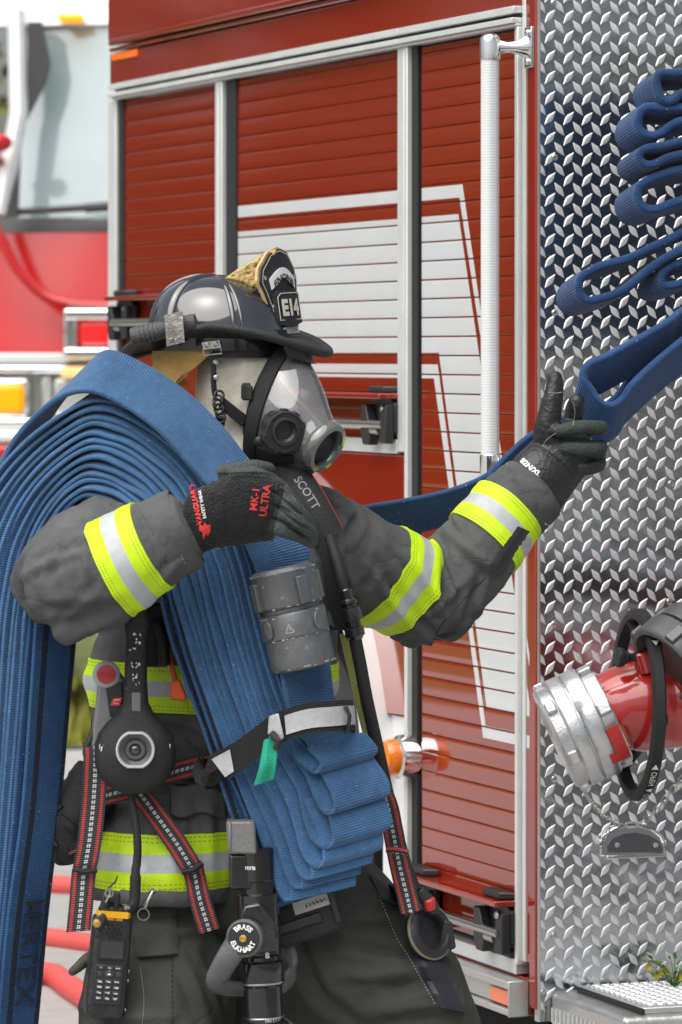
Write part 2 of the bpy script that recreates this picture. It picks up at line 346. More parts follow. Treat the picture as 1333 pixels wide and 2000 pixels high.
# ================================================================ fire engine (near)
FE = thing('fire_engine', 'large red fire engine with silver tread plate rear and red roll-up doors, behind the firefighter', 'fire engine', T(1.6, -1.2, -CZ))
def engine():
    # body shell: side panels (t 0..3.2, n<=0) with recessed door bays
    g = G()
    g.tbox(0.05, 3.18, -.10, 0, .774, .866)                       # band above the rail
    g.tbox(0.05, 3.15, -.10, .012, .868, .880); g.tbox(.05, 3.10, -.10, .03, .882, .90)   # gutter steps
    g.tbox(0.05, 3.18, -.10, .006, .902, 1.9)
    g.tbox(.787, 3.18, -.10, .004, -.62, -.243)                     # under the middle door
    obj('side_panel', g, M['paint'], FE, bevel=.004)
    g = G(); g.tbox(.05, 3.17, -2.4, -.12, .60, 1.88); g.tbox(0.72, 3.17, -2.4, -.45, -1.35, .6); g.tbox(.03, .72, -2.4, -.3, -1.35, .6)
    obj('body_core', g, M['void'], FE)
    # corner post: painted edge and trim with the graphic running over it
    g = G(); g.tbox(.004, .046, -.03, .004, -1.45, 1.9); obj('corner_post', g, M['paint'], FE, bevel=.006)
    g = G(); g.tbox(.048, .068, -.06, -.001, -1.352, 1.9); obj('corner_trim', g, M['trim'], FE, bevel=.002); g = G(); g.tbox(.0695, .088, -.06, .002, -1.352, 1.9); obj('corner_channel', g, M['alum2'], FE, bevel=.002)
    
    # top rail : aluminium extrusion with channel
    for a, b in ((.09, .803), (.807, 2.172), (2.176, 3.12)):
        g = G(); g.tbox(a, b, -.06, .022, .757, .773); g.tbox(a, b, -.06, .004, .748, .756, 1); g.tbox(a, b, -.06, .026, .735, .747); g.tbox(a, b, -.06, .016, .7285, .734)
        obj('top_rail', g, [M['alum2'], M['rub']], FE, bevel=.0015)
    # doors
    def door(t0, t1, z0, z1, nm):
        d = G(); pz = .0445; k = math.floor(z0 / pz)
        prof = [(-.0104, .0), (-.0084, .0007), (-.0081, .003), (-.0080, .014), (-.00795, .024), (-.0080, .034), (-.0081, .0410), (-.0084, .0428), (-.0104, .0434)]
        while k * pz < z1:
            zz = k * pz - .004
            pr = [(n, zz + h) for n, h in prof]
            pr = [(n, min(max(h, z0), z1)) for n, h in pr]
            ra = [T(t0 + .01, n, h) for n, h in pr]; rb = [T(t1 - .01, n, h) for n, h in pr]
            nn = len(pr); uv = [(t0, h) for n, h in pr] + [(t1, h) for n, h in pr]
            d.add(ra + rb, [(i, i + 1, nn + i + 1, nn + i) for i in range(nn - 1)], 0, uv)
            d.add([T(t0, -.0112, zz + .0425), T(t1, -.0112, zz + .0425), T(t1, -.0112, zz + pz + .001), T(t0, -.0112, zz + pz + .001)], [(0, 1, 2, 3)], 1)
            k += 1
        o = obj('roll_up_door', d, [M['door'], M['groove']], FE, recalc=False, smooth=22)
        return o
    M['groove'] = mat('slat_joint', (.10, .008, .006), .4)
    bays = [(.11, .735, -1.335, .722), (.855, 2.14, -.205, .722), (2.205, 3.10, -1.2, .722)]
    doors = [door(*b, '') for b in bays]
    # door frames (guide channels): light aluminium + black gasket
    fg = G()
    def up(t0, t1, n, z0=-1.36, z1=.7275, mi=0): fg.tbox(t0, t1, -.07, n, z0, z1, mi)
    up(.090, .099, .012); up(.101, .108, .0, mi=1); up(.109, .122, .006)
    up(.737, .774, -.001, mi=1); up(.776, .795, .010); up(.797, .806, -.01, mi=1); up(.808, .850, .006, -.235)
    up(2.062, 2.142, -.001, -.2, mi=1); up(2.144, 2.17, .010, -.2); up(2.172, 2.18, -.008, -.2, mi=1); up(2.182, 2.206, .008, -.9)
    up(3.06, 3.10, -.001, -.9, mi=1); up(3.105, 3.18, .006, -.9)
    fg.tbox(.852, 2.14, -.07, .008, -.240, -.206); fg.tbox(.11, .775, -.07, .008, -1.385, -1.352)
    obj('door_frame', fg, [M['alum2'], M['rub']], FE, bevel=.002)
    # lower painted sill and rub rail
    g = G(); g.tbox(.05, .95, -.1, .0, -1.47, -1.388); obj('sill_panel', g, M['paint'], FE, bevel=.003)
    g = G(); g.tbox(.052, .95, .002, .05, -1.41, -1.392); g.tbox(.052, .95, .002, .035, -1.452, -1.412); g.tbox(.052, .95, .002, .05, -1.468, -1.454)
    g.tbox(.046, .0515, .002, .052, -1.47, -1.39)
    rr = obj('rub_rail', g, M['alum'], FE, bevel=.003)
    g = G(); g.tbox(.066, .18, .036, .042, -1.449, -1.415); obj('reflector', g, mat('orange_reflector', (.85, .17, .03), .25, coat=.7), rr, bevel=.002)
    # lift bars
    def lift(t0, t1, zb, lb=True):
        g = G(); g.tbox(t0 - .0, t1, -.005, .055, zb + .062, .0755 + zb)                # ledge in door colour
        lg = obj('lift_ledge', g, M['paint'], FE, bevel=.003)
        g = G(); g.tube([T(t0 + .02, .035, zb), T(t1 - .02, .035, zb)], .011, 16)
        bar = obj('lift_bar', g, M['steel'], FE)
        for tt, sg in (((t0, 1), (t1, -1)) if lb else ((t0, 1),)):
            b = G(); c = tt + sg * .075
            b.prism([T(c - .075, .0, zb + .05), T(c - .075, .0, zb - .02), T(c - .05, .0, zb - .030), T(c + .055, .0, zb - .030), T(c + .085, .0, zb - .012), T(c + .085, .0, zb + .055), T(c + .06, 0, zb + .066), T(c - .05, 0, zb + .066)], SIDE * .016)
            b.prism([T(c - .075, .0165, zb + .048), T(c - .035, .0165, zb + .03), T(c - .03, .0165, zb - .045), T(c - .075, .0165, zb - .045)], SIDE * .022)
            b.prism([T(c + .085, .0165, zb + .048), T(c + .055, .0165, zb + .048), T(c + .02, .0165, zb - .02), T(c + .03, .0165, zb - .050), T(c + .07, .0165, zb - .050), T(c + .085, .0165, zb - .02)], SIDE * .026)
            b.prism([T(c - .07, .0, zb + .0765), T(c - .05, .035, zb + .0765), T(c + .05, .035, zb + .0765), T(c + .075, .0, zb + .0765)], UP * .016)
            bo = obj('latch_bracket', b, M['blk'], FE, bevel=.004, seg=3)
            b = G(); b.lathe(T(c - .005, .016, zb + .035), SIDE, [(.011, 0), (.011, .006), (.007, .009), (.001, .009)], 14); b.lathe(T(c - .03, .032, zb - .012), AW, [(.013, -.0), (.013, .05), (.010, .052)], 16)
            split_obj('latch_pin', b, M['steel'], bo)
    lift(.845, 2.05, -.171); lift(.118, .735, -1.297); lift(2.26, 3.06, .087)
    # wheel arch, lower panel behind the wheel, turn lamp
    ca, cz, Ra = 1.76, -1.15, .875
    g = G(); pts = [(.80, -.245), (.80, -.862)]; ar = [(ca - Ra * math.cos(a), cz + Ra * math.sin(a)) for a in [math.radians(k) for k in range(19, 91, 6)]]
    poly = [(.812, -.862), (.812, -.245)] + [(ca, -.245)] + ar[::-1]
    g.prism([T(t, -.02, z) for t, z in poly], SIDE * .022); obj('rear_quarter_panel', g, M['trim'], FE)
    g = G(); rings = []
    for k in range(10, 175, 4):
        a = math.radians(k); c_, s_ = math.cos(a), math.sin(a)
        rings.append([T(ca - (Ra + dr) * c_, n, cz + (Ra + dr) * s_) for dr, n in ((-.06, -.03), (-.06, .05), (-.03, .065), (.0, .05), (.0, -.03))])
    g.loft(rings); obj('fender_trim', g, M['alum2'], FE)
    g = G(); g.tbox(.80, .99, -.06, -.01, -1.36, -.868); g.tbox(.80, .815, -.02, .0, -.86, -.25, 1)
    obj('splash_panel', g, [M['white'], M['alum2']], FE, bevel=.003)
    o = T(*[st(803, 1478)[0], .0, st(803, 1478)[1]])
    g = G(); g.lathe(o, SIDE, [(.055, -.02), (.055, .016), (.052, .034), (.043, .040)], 28); lamp = obj('turn_lamp', g, M['chrome'], FE)
    g = G(); g.lathe(o, SIDE, [(.044, .038), (.044, .056), (.038, .068), (.02, .075), (.001, .077)], 24); obj('lens', g, M['amber'], lamp)
    g = G(); g.tbox(.815, .86, -.009, -.006, -1.17, -1.05); obj('data_plate', g, M['wht'], FE)
    g = G(); g.tbox(2.90, 3.14, .0, .009, .842, .862); obj('marker_lamp', g, mat('orange_marker', (1, .18, .01), .3, emit=((1, .2, .0), .15)), FE, bevel=.004)
    # rear road wheel in the arch
    g = G(); g.lathe(T(ca, -.32, -1.22), SIDE, [(.30, 0), (.50, .0), (.53, .03), (.53, .24), (.50, .28), (.34, .285), (.31, .25)], 48, caps=False); wh = obj('wheel', g, M['rub'], FE)
    g = G(); g.lathe(T(ca, -.32, -1.22), SIDE, [(.31, .0), (.31, .25), (.27, .20), (.15, .16), (.12, .26), (.08, .28), (.001, .28)], 40); obj('rim', g, M['alum'], wh)
    # underside
    g = G(); g.tbox(.06, 3.1, -2.3, -.05, -1.62, -1.475); obj('chassis', g, M['void'], FE)
engine()
def rear_panel():
    # tread plate with raised lens-shaped bars
    g = G(); W_, Z0, Z1 = 1.5, -1.475, 1.25
    nx, nz = 75, 110
    vs = [R(W_ * i / nx + .0, -.0, Z0 + (Z1 - Z0) * j / nz) for j in range(nz + 1) for i in range(nx + 1)]
    g.add(vs, [(j * (nx + 1) + i, j * (nx + 1) + i + 1, (j + 1) * (nx + 1) + i + 1, (j + 1) * (nx + 1) + i) for j in range(nz) for i in range(nx)], 0)
    px, pz = .0447, .0450
    s00, z00 = rt(1075, 45)
    prof = [(-.0205, 0), (-.0145, .0028), (-.0055, .0066), (0, .0076), (.0055, .0066), (.0145, .0028), (.0205, 0), (.0145, -.0028), (.0055, -.0066), (0, -.0076), (-.0055, -.0066), (-.0145, -.0028)]
    top = [(x * .86, y * .55) for x, y in prof]
    for j in range(-2, 64):
        for i in range(-2, 36):
            for kind in (0, 1):
                s = s00 + i * px + (px / 2 if kind else 0) * 1.0; z = z00 + .6 - j * pz - (pz / 2 if kind else 0)
                if z < Z0 + .02 or z > Z1 - .02 or s < -.012 or s > W_ - .02: continue
                ang = math.radians(50 if kind == 0 else -52) + random.uniform(-.03, .03); ca, sa = math.cos(ang), math.sin(ang)
                cl = lambda q: max(q, .005)
                base = [R(cl(s + x * ca - y * sa), -.0002, z + x * sa + y * ca) for x, y in prof]
                mid = [R(cl(s + x * ca * .95 - y * sa * .85), .0014, z + x * sa * .95 + y * ca * .85) for x, y in prof]
                tp = [R(cl(s + x * ca - y * sa), .0021, z + x * sa + y * ca) for x, y in top]
                g.loft([base, mid, tp], True, False, 1); k = len(g.v)
                g.f.append([k - 12 + a for a in range(12)]); g.m.append(1)
    pm = mat('tread_plate_metal', (.46, .48, .51), .11, .97); q = N(pm); c = q.objc()  # sheet darkened in colour to stand in for the dark surroundings it mirrors
    lo = q.noise(9, 2, c); mid = q.noise(28, 3, c); fine = q.noise(260, 2, c)
    q.bump(q.math('ADD', q.math('MULTIPLY', lo, 1.0), q.math('ADD', q.math('MULTIPLY', mid, .12), q.math('MULTIPLY', fine, .004))), .16, .010)
    q.inp(q.p.inputs['Roughness'], q.math('MULTIPLY_ADD', mid, .12, .05))
    dm = mat('tread_bar_metal', (.86, .87, .88), .40, .6, bump=(500, .15, 2))  # bars paler than their own sheet: caught sky light put into the colour
    o = obj('tread_plate_panel', g, [pm, dm], FE, smooth=40, recalc=False)
    g = G()
    for (x, y) in ((1082, 6), (1084, 307), (1084, 611), (1083, 1219), (1083, 1522), (1083, 1827), (1061, 1938), (1311, 945), (1308, 1175), (1310, 640)):
        s, z = rt(x, y); g.lathe(R(s, .0, z), REAR, [(.0075, 0), (.0075, .002), (.006, .0035), (.0035, .004), (.0025, .0022), (.001, .0022)], 12)
    split_obj('rivet', g, M['steel'], o)
    g = G(); g.rbox(.0, .004, -.02, .003, -1.475, 1.25); obj('edge_strip', g, M['alum'], FE)
    g = G(); g.rbox(.05, 1.5, -.3, -.01, -1.47, 1.25); obj('rear_core', g, M['void'], FE)
    # tailboard step
    stp = G(); z1 = -1.408
    a0, a1, n1 = .028, 1.5, .40
    stp.rbox(a0, a1, .004, n1, z1 - .20, z1 - .002)
    so_ = obj('tailboard', stp, [mat('step_edge_metal', (.62, .62, .60), .32, .9, bump=(40, .2, 3))], FE, bevel=.012, seg=3)
    tg = G(); tg.rbox(a0 + .06, a1, .02, n1 - .03, z1 - .002, z1 + .012); obj('tread_insert', tg, [M['alum']], FE, bevel=.003)
    bg_ = G(); rnd = random.Random(5)
    for i in range(60):
        for j in range(12):
            for k in (0, 1):
                s = a0 + .075 + i * .0235 + k * .0117; n = .04 + j * .028 + k * .014
                if s > 1.46 or n > n1 - .045: continue
                an = math.radians(48 if k else -48); ca, sa = math.cos(an), math.sin(an)
                base = [R(s + x * .55 * ca - y * .7 * sa, n + x * .55 * sa + y * .7 * ca, z1 + .012) for x, y in prof]
                tp = [R(s + x * .42 * ca - y * .3 * sa, n + x * .42 * sa + y * .3 * ca, z1 + .0165) for x, y in prof]
                bg_.loft([base, tp], True, False, 0); kk = len(bg_.v); bg_.f.append([kk - 12 + a for a in range(12)]); bg_.m.append(0)
    for i in range(34):   # embossed bars on the folded left cheek
        n = .02 + i * .0115; bg_.box(R(a0 - .0015, n, z1 - .05 - (i % 2) * .03), REAR * .0025, UP * .016, RT * .003)
    obj('tread_bars', bg_, dm, FE, smooth=40)
    g = G(); g.rbox(a0 + .052, a0 + .058, .03, n1 - .02, z1 - .001, z1 + .010); obj('gasket', g, M['rub'], FE)
rear_panel()
def grab_rail():
    n_ = .09; t0, z1 = st(958, 110, n_); _, z0 = st(958, 895, n_)
    g = G(); K = 20; prof = []
    zz = z0
    while zz < z1:
        prof += [(.0203, zz), (.0209, zz + .0022), (.0209, zz + .0040), (.0203, zz + .0058)]; zz += .0062
    rings = []
    for r, z in prof:
        rings.append([T(t0 + r * math.cos(2 * math.pi * j / 24) * (1.0 - (.05 if j % 4 == 0 else 0)), n_ + r * math.sin(2 * math.pi * j / 24), z) for j in range(24)])
    g.loft(rings); gr = obj('grab_rail', g, mat('white_ribbed_grip', (.68, .69, .70), .35, coat=.2), FE, smooth=50)
    for zc, sg in ((z1, 1), (z0, -1)):
        g = G(); h = .052
        g.lathe(T(t0, n_, zc - sg * .008), UP * sg, [(.0228, 0), (.0228, h * .75), (.021, h * .95), (.015, h * 1.08), (.006, h * 1.13), (.001, h * 1.135)], 28)
        a = T(t0, n_ - .015, zc + sg * .02); b = T(.035, .01, zc + sg * .02)
        g.loft([[a.lerp(b, u) + UP * (hh * math.sin(k * math.pi / 6)) + AW * (ww * math.cos(k * math.pi / 6)) for k in range(12)] for u, hh, ww in ((0, .018, .012), (.35, .012, .009), (.6, .014, .009), (.9, .024, .012), (1, .03, .012))])
        g.tbox(.012, .05, .004, .012, zc + sg * .02 - .045, zc + sg * .02 + .045)
        for dz in (-.032, .032): g.lathe(T(.03, .012, zc + sg * .02 + dz), SIDE, [(.008, 0), (.008, .003), (.004, .006), (.001, .006)], 12)
        g.lathe(T(t0 + .022, n_, zc + .01), AW, [(.006, 0), (.006, .004), (.001, .005)], 10)
        obj('rail_bracket', g, M['chrome'], gr, bevel=.0015)
grab_rail()
# ================================================================ trees (leaf-sized faces through an uneven crown)
M['bark'] = mat('bark', (.09, .07, .05), .9, bump=(20, .6, 4)); M['leaf'] = mat('leaves', (.060, .088, .018), .55, var=(.9, .45)); M['leaf2'] = mat('olive_leaves', (.13, .13, .03), .55, var=(1.1, .45))
def tree(loc, h, rad, seed, label, lm, n=2600, low=.25):
    rnd = random.Random(seed); root = thing('tree', label, 'tree', loc, 'trees round the yard'); b = V(loc)
    g = G(); top = b + V((rnd.uniform(-.3, .3), rnd.uniform(-.3, .3), h * .8)); path = cr([b, b + V((.05, .1, h * .3)), top], 8)
    g.tube(path, lambda u: h * .028 * (1 - .8 * u) + .02, 8); limbs = []
    for k in range(9):
        s = path[2 + k % 5]; a = k * 2.4 + rnd.random(); e = s + V((math.cos(a) * rad * .75, math.sin(a) * rad * .75, h * rnd.uniform(.08, .3)))
        g.tube(cr([s, s.lerp(e, .5) + V((0, 0, .2)), e], 5), lambda u: h * .012 * (1 - .8 * u) + .01, 6); limbs.append(e)
    obj('trunk', g, M['bark'], root)
    cl = []
    for k in range(26):
        u = rnd.random(); a = rnd.uniform(0, 6.28); zz = low + (1 - low) * u; rr = rad * math.sqrt(max(.05, 1 - ((zz - .55) / .5) ** 2)) * rnd.uniform(.35, 1)
        cl.append((b + V((math.cos(a) * rr, math.sin(a) * rr, h * zz)), rad * rnd.uniform(.2, .42)))
    g = G()
    for i in range(n):
        c, r = cl[rnd.randrange(len(cl))]; d = V((rnd.gauss(0, 1), rnd.gauss(0, 1), rnd.gauss(0, .8)))
        p = c + d.normalized() * r * rnd.random() ** .4; s = rnd.uniform(.09, .2) * (h / 8) ** .5
        a1 = V((rnd.gauss(0, 1), rnd.gauss(0, 1), rnd.gauss(0, .5))).normalized(); a2 = a1.cross(V((rnd.gauss(0, 1), rnd.gauss(0, 1), rnd.gauss(0, 1)))).normalized()
        g.add([p - a1 * s, p + a2 * s * .45, p + a1 * s, p - a2 * s * .45], [(0, 1, 2, 3)])
    obj('crown', g, lm, root, recalc=False, smooth=0); return root
tree((-5.0, 46, 0), 5.0, 2.6, 1, 'yellowish tree beyond the second engine at the far left edge', M['leaf2'], 5200, .1)
tree((-14, 40, 0), 9.5, 4.2, 2, 'broad green tree well left of the second engine, nearest to it', M['leaf'], 4200, .12)
tree((-22, 36, 0), 10, 4.6, 3, 'tallest green tree in the row left of the yard', M['leaf'], 4600, .1)
tree((-30, 31, 0), 9, 4.5, 4, 'olive leafed tree in the row left of the yard', M['leaf2'], 4200, .1)
tree((-9.4, 33, 0), 8.5, 4.2, 10, 'unseen full green tree just left of the second engine and behind it', M['leaf'], 5200, .02)  # unseen like the next two, added to darken what the doors mirror
tree((-17.5, 31, 0), 9, 4.4, 11, 'unseen dense dark green tree in front of the tall one, left of the yard', M['leaf'], 6000, .02)
tree((-24.5, 40, 0), 10.5, 4.8, 12, 'unseen dark green tree with the widest crown, far left of the yard', M['leaf'], 6000, .02)
tree((-8.6, 50, 0), 7, 3.6, 9, 'low olive tree between the yellowish tree and the broad green one', M['leaf2'], 3600, .1)
tree((15, -11, 0), 4.6, 3.6, 5, 'unseen low bushy tree across the road behind the photographer', M['leaf'], 4200, .02)  # this and the next three: unseen, added to give the plate a dark reflection
tree((21.5, -10, 0), 4.6, 3.4, 6, 'unseen fuller bushy tree across the road, right of the low one', M['leaf'], 4400, .02)
tree((27, -5, 0), 4.2, 3.4, 7, 'unseen olive bushy tree at the end of the row across the road', M['leaf2'], 4200, .02)
tree((9, -17, 0), 4.4, 3.2, 8, 'unseen bushy tree straight behind the photographer', M['leaf'], 4200, .02)
g = G(); d = V((.69, -.727, 0)).normalized(); e = V((d.y, -d.x, 0)) * 40; o = V((.6, 9.6, .006)) + d * 4.2
g.add([o - e, o + e, o + e + d * 15, o - e + d * 15], [(0, 1, 2, 3)]); tag(obj('road', g, mat('asphalt', (.05, .05, .052), .85, bump=(120, .3, 4), var=(3, .2))), kind='structure')  # unseen dark surface added for the tread plate to mirror
# ================================================================ second fire engine, facing the camera
def second_engine():
    Y = 20.0
    K = Y / F
    def B(x, y, d=0.0): return V(((x - 667) * K, Y - d, CZ + (690 - y) * K))     # d towards the camera
    root = thing('parked_fire_engine', 'second red fire engine with chrome front facing the camera at the far left', 'fire engine', (B(500, 690).x, Y + 3, 0))
    red = mat('bright_red_paint', (.52, .010, .012), .2, coat=.4)
    # cab front: bowed in plan, slightly raked
    def cab(y0, y1, n0=.0, n1=.0, mt=red, name='cab_panel', bow=.16, x0=-40, x1=1010, parent=root, back=True):
        g = G(); rows = []
        for i in range(9):
            u = i / 8; yy = y0 + (y1 - y0) * u; row = []
            for j in range(25):
                s = j / 24; xx = x0 + (x1 - x0) * s; c = (2 * s - 1); dd = n0 + (n1 - n0) * u - bow * abs(c) ** 3.0
                row.append(B(xx, yy, dd))
            rows.append(row)
        g.sheet(rows, .03, normal=V((0, -1, 0))); return obj(name, g, mt, parent)
    def bx(g, x0, y0, x1, y1, d0, d1, mi=0): g.box((B(x0, y0, d0) + B(x1, y1, d1)) / 2, V(((x1 - x0) * K / 2, 0, 0)), V((0, (d1 - d0) / 2, 0)), V((0, 0, (y1 - y0) * K / 2)), mi)
    # cab body core
    g = G(); bx(g, 36, -30, 1010, 470, -3.5, -.35); obj('cab_core', g, mat('cab_inside', (.06, .065, .07), .7), root)
    cab(452, 700, .05, .16); cab(-40, 44, -.24, -.16, M['white'], 'roof_visor')
    cab(428, 456, .0, .06, M['blk'], 'cowl')
    glass = mat('windshield_glass', (.34, .43, .44), .12, coat=1.0, bump=(1.2, .06, 2), var=(1.0, .14))
    ws = cab(46, 430, -.18, .02, glass, 'windshield', .16, 22, 950)
    # black corner pillars / visor edge
    g = G(); pl = [(52, 40), (80, 40), (97, 120), (88, 160), (56, 225), (42, 250), (38, 425), (14, 425), (36, 230), (54, 180)]
    g.prism([B(x, y, -.17 + .2 * (y - 40) / 400) for x, y in pl], V((0, -.09, 0))); g.prism([B(500 + (500 - x), y, -.17 + .2 * (y - 40) / 400) for x, y in pl], V((0, -.09, 0)))
    split_obj('pillar', g, M['blk'], root)
    g = G(); g.tube([B(30, 20, -.1), B(38, 220, .02), B(20, 330, .06), B(2, 420, .08)], .045, 10); obj('chrome_pillar', g, M['alum2'], root)
    g = G(); g.tube([B(20, 416, .06), B(215, 404, .08), B(330, 402, .06)], .016, 8); g.tube([B(170, 408, .08), B(330, 395, .1)], .022, 8); split_obj('wiper', g, M['blk'], root)
    # bowed rib across the red front
    g = G(); pth = cr([B(-10, 430, .12), B(30, 510, .16), B(70, 560, .18), B(120, 590, .19), B(220, 600, .2), B(500, 602, .2), B(800, 600, .19)], 40); g.tube(pth, .05, 10, flat=.5, hint=(0, -1, 0)); obj('nose_rib', g, red, root)
    # headlamp bezel with red lamp
    g = G(); bx(g, 132, 604, 330, 625, .16, .27); bx(g, 132, 680, 330, 702, .16, .27); bx(g, 132, 604, 158, 702, .16, .26); bx(g, 300, 604, 330, 702, .16, .26); bz = obj('lamp_bezel', g, M['chrome'], root, bevel=.012)
    g = G(); bx(g, 160, 627, 298, 678, .16, .24); obj('warning_lamp', g, mat('red_lens', (.7, .01, .012), .15, coat=1, emit=((1, .02, .02), .25)), bz, bevel=.02)
    g = G(); bx(g, -40, 690, 1000, 712, .1, .2); obj('white_band', g, M['white'], root, bevel=.01)
    g = G(); bx(g, -40, 714, 1000, 728, .1, .24); bx(g, -40, 816, 1000, 836, .1, .3); split_obj('chrome_strip', g, M['chrome'], root, bevel=.01)
    g = G(); bx(g, -40, 729, 1000, 815, .1, .16); obj('lamp_panel', g, mat('dull_silver', (.42, .44, .40), .35, .8), root)
    g = G(); bx(g, -30, 738, 66, 818, .16, .26); bz = obj('signal_bezel', g, M['chrome'], root, bevel=.02)
    g = G(); bx(g, -24, 748, 58, 808, .2, .29); obj('signal_lens', g, mat('amber_signal_lens', (.9, .33, .0), .2, emit=((1, .42, .0), .35)), bz, bevel=.03, seg=4)
    g = G(); bx(g, 86, 735, 110, 812, .16, .2); bx(g, 112, 738, 280, 812, .16, .22); obj('headlamp', g, M['alum'], root, bevel=.015)
    g = G(); bx(g, 128, 716, 186, 738, .2, .3); obj('corner_marker', g, mat('pale_amber_lens', (1, .62, .25), .2, emit=((1, .6, .25), .2)), root, bevel=.008)
    g = G(); bx(g, -60, 838, 1020, 862, .05, .5); obj('bumper', g, M['alum2'], root, bevel=.02)
    g = G(); bx(g, -60, 864, 1020, 1090, .05, .5); bx(g, -50, 700, 1010, 1100, -3, .09); obj('bumper_apron', g, red, root, bevel=.02)
    g = G(); bx(g, 110, 24, 160, 37, -.2, -.08); obj('roof_marker', g, mat('amber_marker', (1, .35, .0), .3, emit=((1, .4, .0), .8)), root, bevel=.012)
    g = G(); g.sphere(B(2, 284, .25), (.075, .06, .045), 16, 10); g.tube([B(-8, 300, .2), B(15, 330, .0)], .02, 8); obj('side_mirror', g, red, root)
    for xx in (40, 960):
        g = G(); c = B(xx, 690, -1.0); c.z = .53; g.lathe(c + V((-.16 if xx < 500 else -.16, 0, 0)), V((1, 0, 0)), [(.3, 0), (.5, 0), (.53, .04), (.53, .28), (.5, .32), (.3, .32)], 32); obj('wheel', g, M['rub'], root)
second_engine()
# ================================================================ red hoses lying on the yard
rh = mat('red_hose_jacket', (.62, .085, .075), .6, bump=(180, .2, 2), var=(2, .12))
def gp(x, y): D = CZ * F / (y - 690); return V(((x - 667) * D / F, D, 0))
for pts, r, lb in (([(-80, 1728), (90, 1742), (200, 1748), (420, 1756), (700, 1770)], .032, 'straight red hose lying on the concrete, farthest from the camera'),
                   ([(-60, 1832), (90, 1846), (180, 1858), (420, 1890), (700, 1930)], .03, 'red hose lying on the concrete between the other two red hoses'),
                   ([(-120, 1985), (-20, 1945), (90, 1922), (140, 1950), (220, 2005), (330, 2060), (520, 2090)], .036, 'curving red hose lying on the concrete, nearest the camera')):
    q = [gp(x, y) + V((0, 0, r * .75)) for x, y in pts]; g = G(); g.tube(cr(q, 40), r, 14, flat=.8, hint=(0, 0, 1))
    tag(obj('red_hose', g, rh, loc=q[2] - V((0, 0, r * .75))), lb, 'hose', 'red hoses on the ground')
# ================================================================ blue fire hose
def hose_mat(name, col, stripes=True):
    m = mat(name, col, .75, sheen=.25, spec=.25); q = N(m); u, v = q.uv()
    wv = q.math('SINE', q.math('MULTIPLY', u, 2 * math.pi / .0048))                    # weft ribs run across the hose
    wr = q.math('SINE', q.math('MULTIPLY', v, 2 * math.pi * 34))
    n1 = q.noise(9, 5); n2 = q.noise(60, 4, rough=.7); n3 = q.noise(420, 2)
    f = q.math('MULTIPLY_ADD', wv, .065, q.math('MULTIPLY_ADD', n1, .75, q.math('MULTIPLY_ADD', n2, .75, q.math('MULTIPLY_ADD', n3, .35, .10))))
    oi = q.n.new('ShaderNodeObjectInfo'); f = q.math('MULTIPLY', f, q.math('MULTIPLY_ADD', oi.outputs['Random'], .42, .80))
    c = q.scale(col, f)
    c = q.mix(q.math('MULTIPLY', q.math('GREATER_THAN', n1, .56), .12), c, (.02, .12, .17, 1))   # greener, worn patches
    if stripes:
        vv = q.math('ABSOLUTE', q.math('SUBTRACT', v, .25)); e1 = q.band(vv, .052, .078); e2 = q.band(q.math('ABSOLUTE', q.math('SUBTRACT', v, .75)), .052, .078)
        c = q.mix(q.math('MULTIPLY', q.math('MAXIMUM', e1, e2), .9), c, (.012, .014, .022, 1))
    lint = q.math('GREATER_THAN', q.noise(170, 1), .765); c = q.mix(q.math('MULTIPLY', lint, .55), c, (.45, .52, .58, 1))
    q.base(c); q.bump(q.math('ADD', q.math('MULTIPLY', wv, .55), q.math('MULTIPLY_ADD', wr, .12, q.math('MULTIPLY', n2, 2.6))), .5, .0018); return m
M['hose'] = hose_mat('blue_hose_jacket', (.052, .128, .262), False); M['hose_s'] = hose_mat('striped_hose_jacket', (.032, .096, .24), True); M['hose_d'] = hose_mat('navy_hose_jacket', (.016, .052, .145), False)
def strip(g, near, far, th, mi=0, n=20, u0=0.0):
    """flat hose along near/far edge lines; th number or list"""
    rings = []; uvs = []; L = u0; N_ = len(near); pn = None; n = max(n, 28)
    for i in range(N_):
        c = (near[i] + far[i]) / 2; tg = (near[min(i + 1, N_ - 1)] + far[min(i + 1, N_ - 1)] - near[max(i - 1, 0)] - far[max(i - 1, 0)])
        wv = far[i] - near[i]; h = wv / 2; nn = tg.cross(wv)
        nn = nn.normalized() if nn.length > 1e-9 else pn
        if pn is not None and nn.dot(pn) < 0: nn = -nn
        pn = nn; t = th[i] if isinstance(th, (list, tuple)) else th; hl = h.length; hd = h / hl
        if i: L += (c - pc).length
        pc = c; ring = []
        for j in range(n):
            a = 2 * math.pi * (j + .5) / n; ca, sa = math.cos(a), math.sin(a)
            x = (hl - t * .5) * (1 if ca > 0 else -1) * min(1, abs(ca) * 1.9) + t * .5 * ca * abs(ca)
            y = t * .5 * (1 if sa > 0 else -1) * min(1, abs(sa) ** .6 * 1.02) * (1.0 if abs(ca) > .55 else .86)
            ring.append(c + hd * x + nn * y); uvs.append((L, j / n))
        rings.append(ring)
    g.loft(rings, True, True, mi, uvs); return L
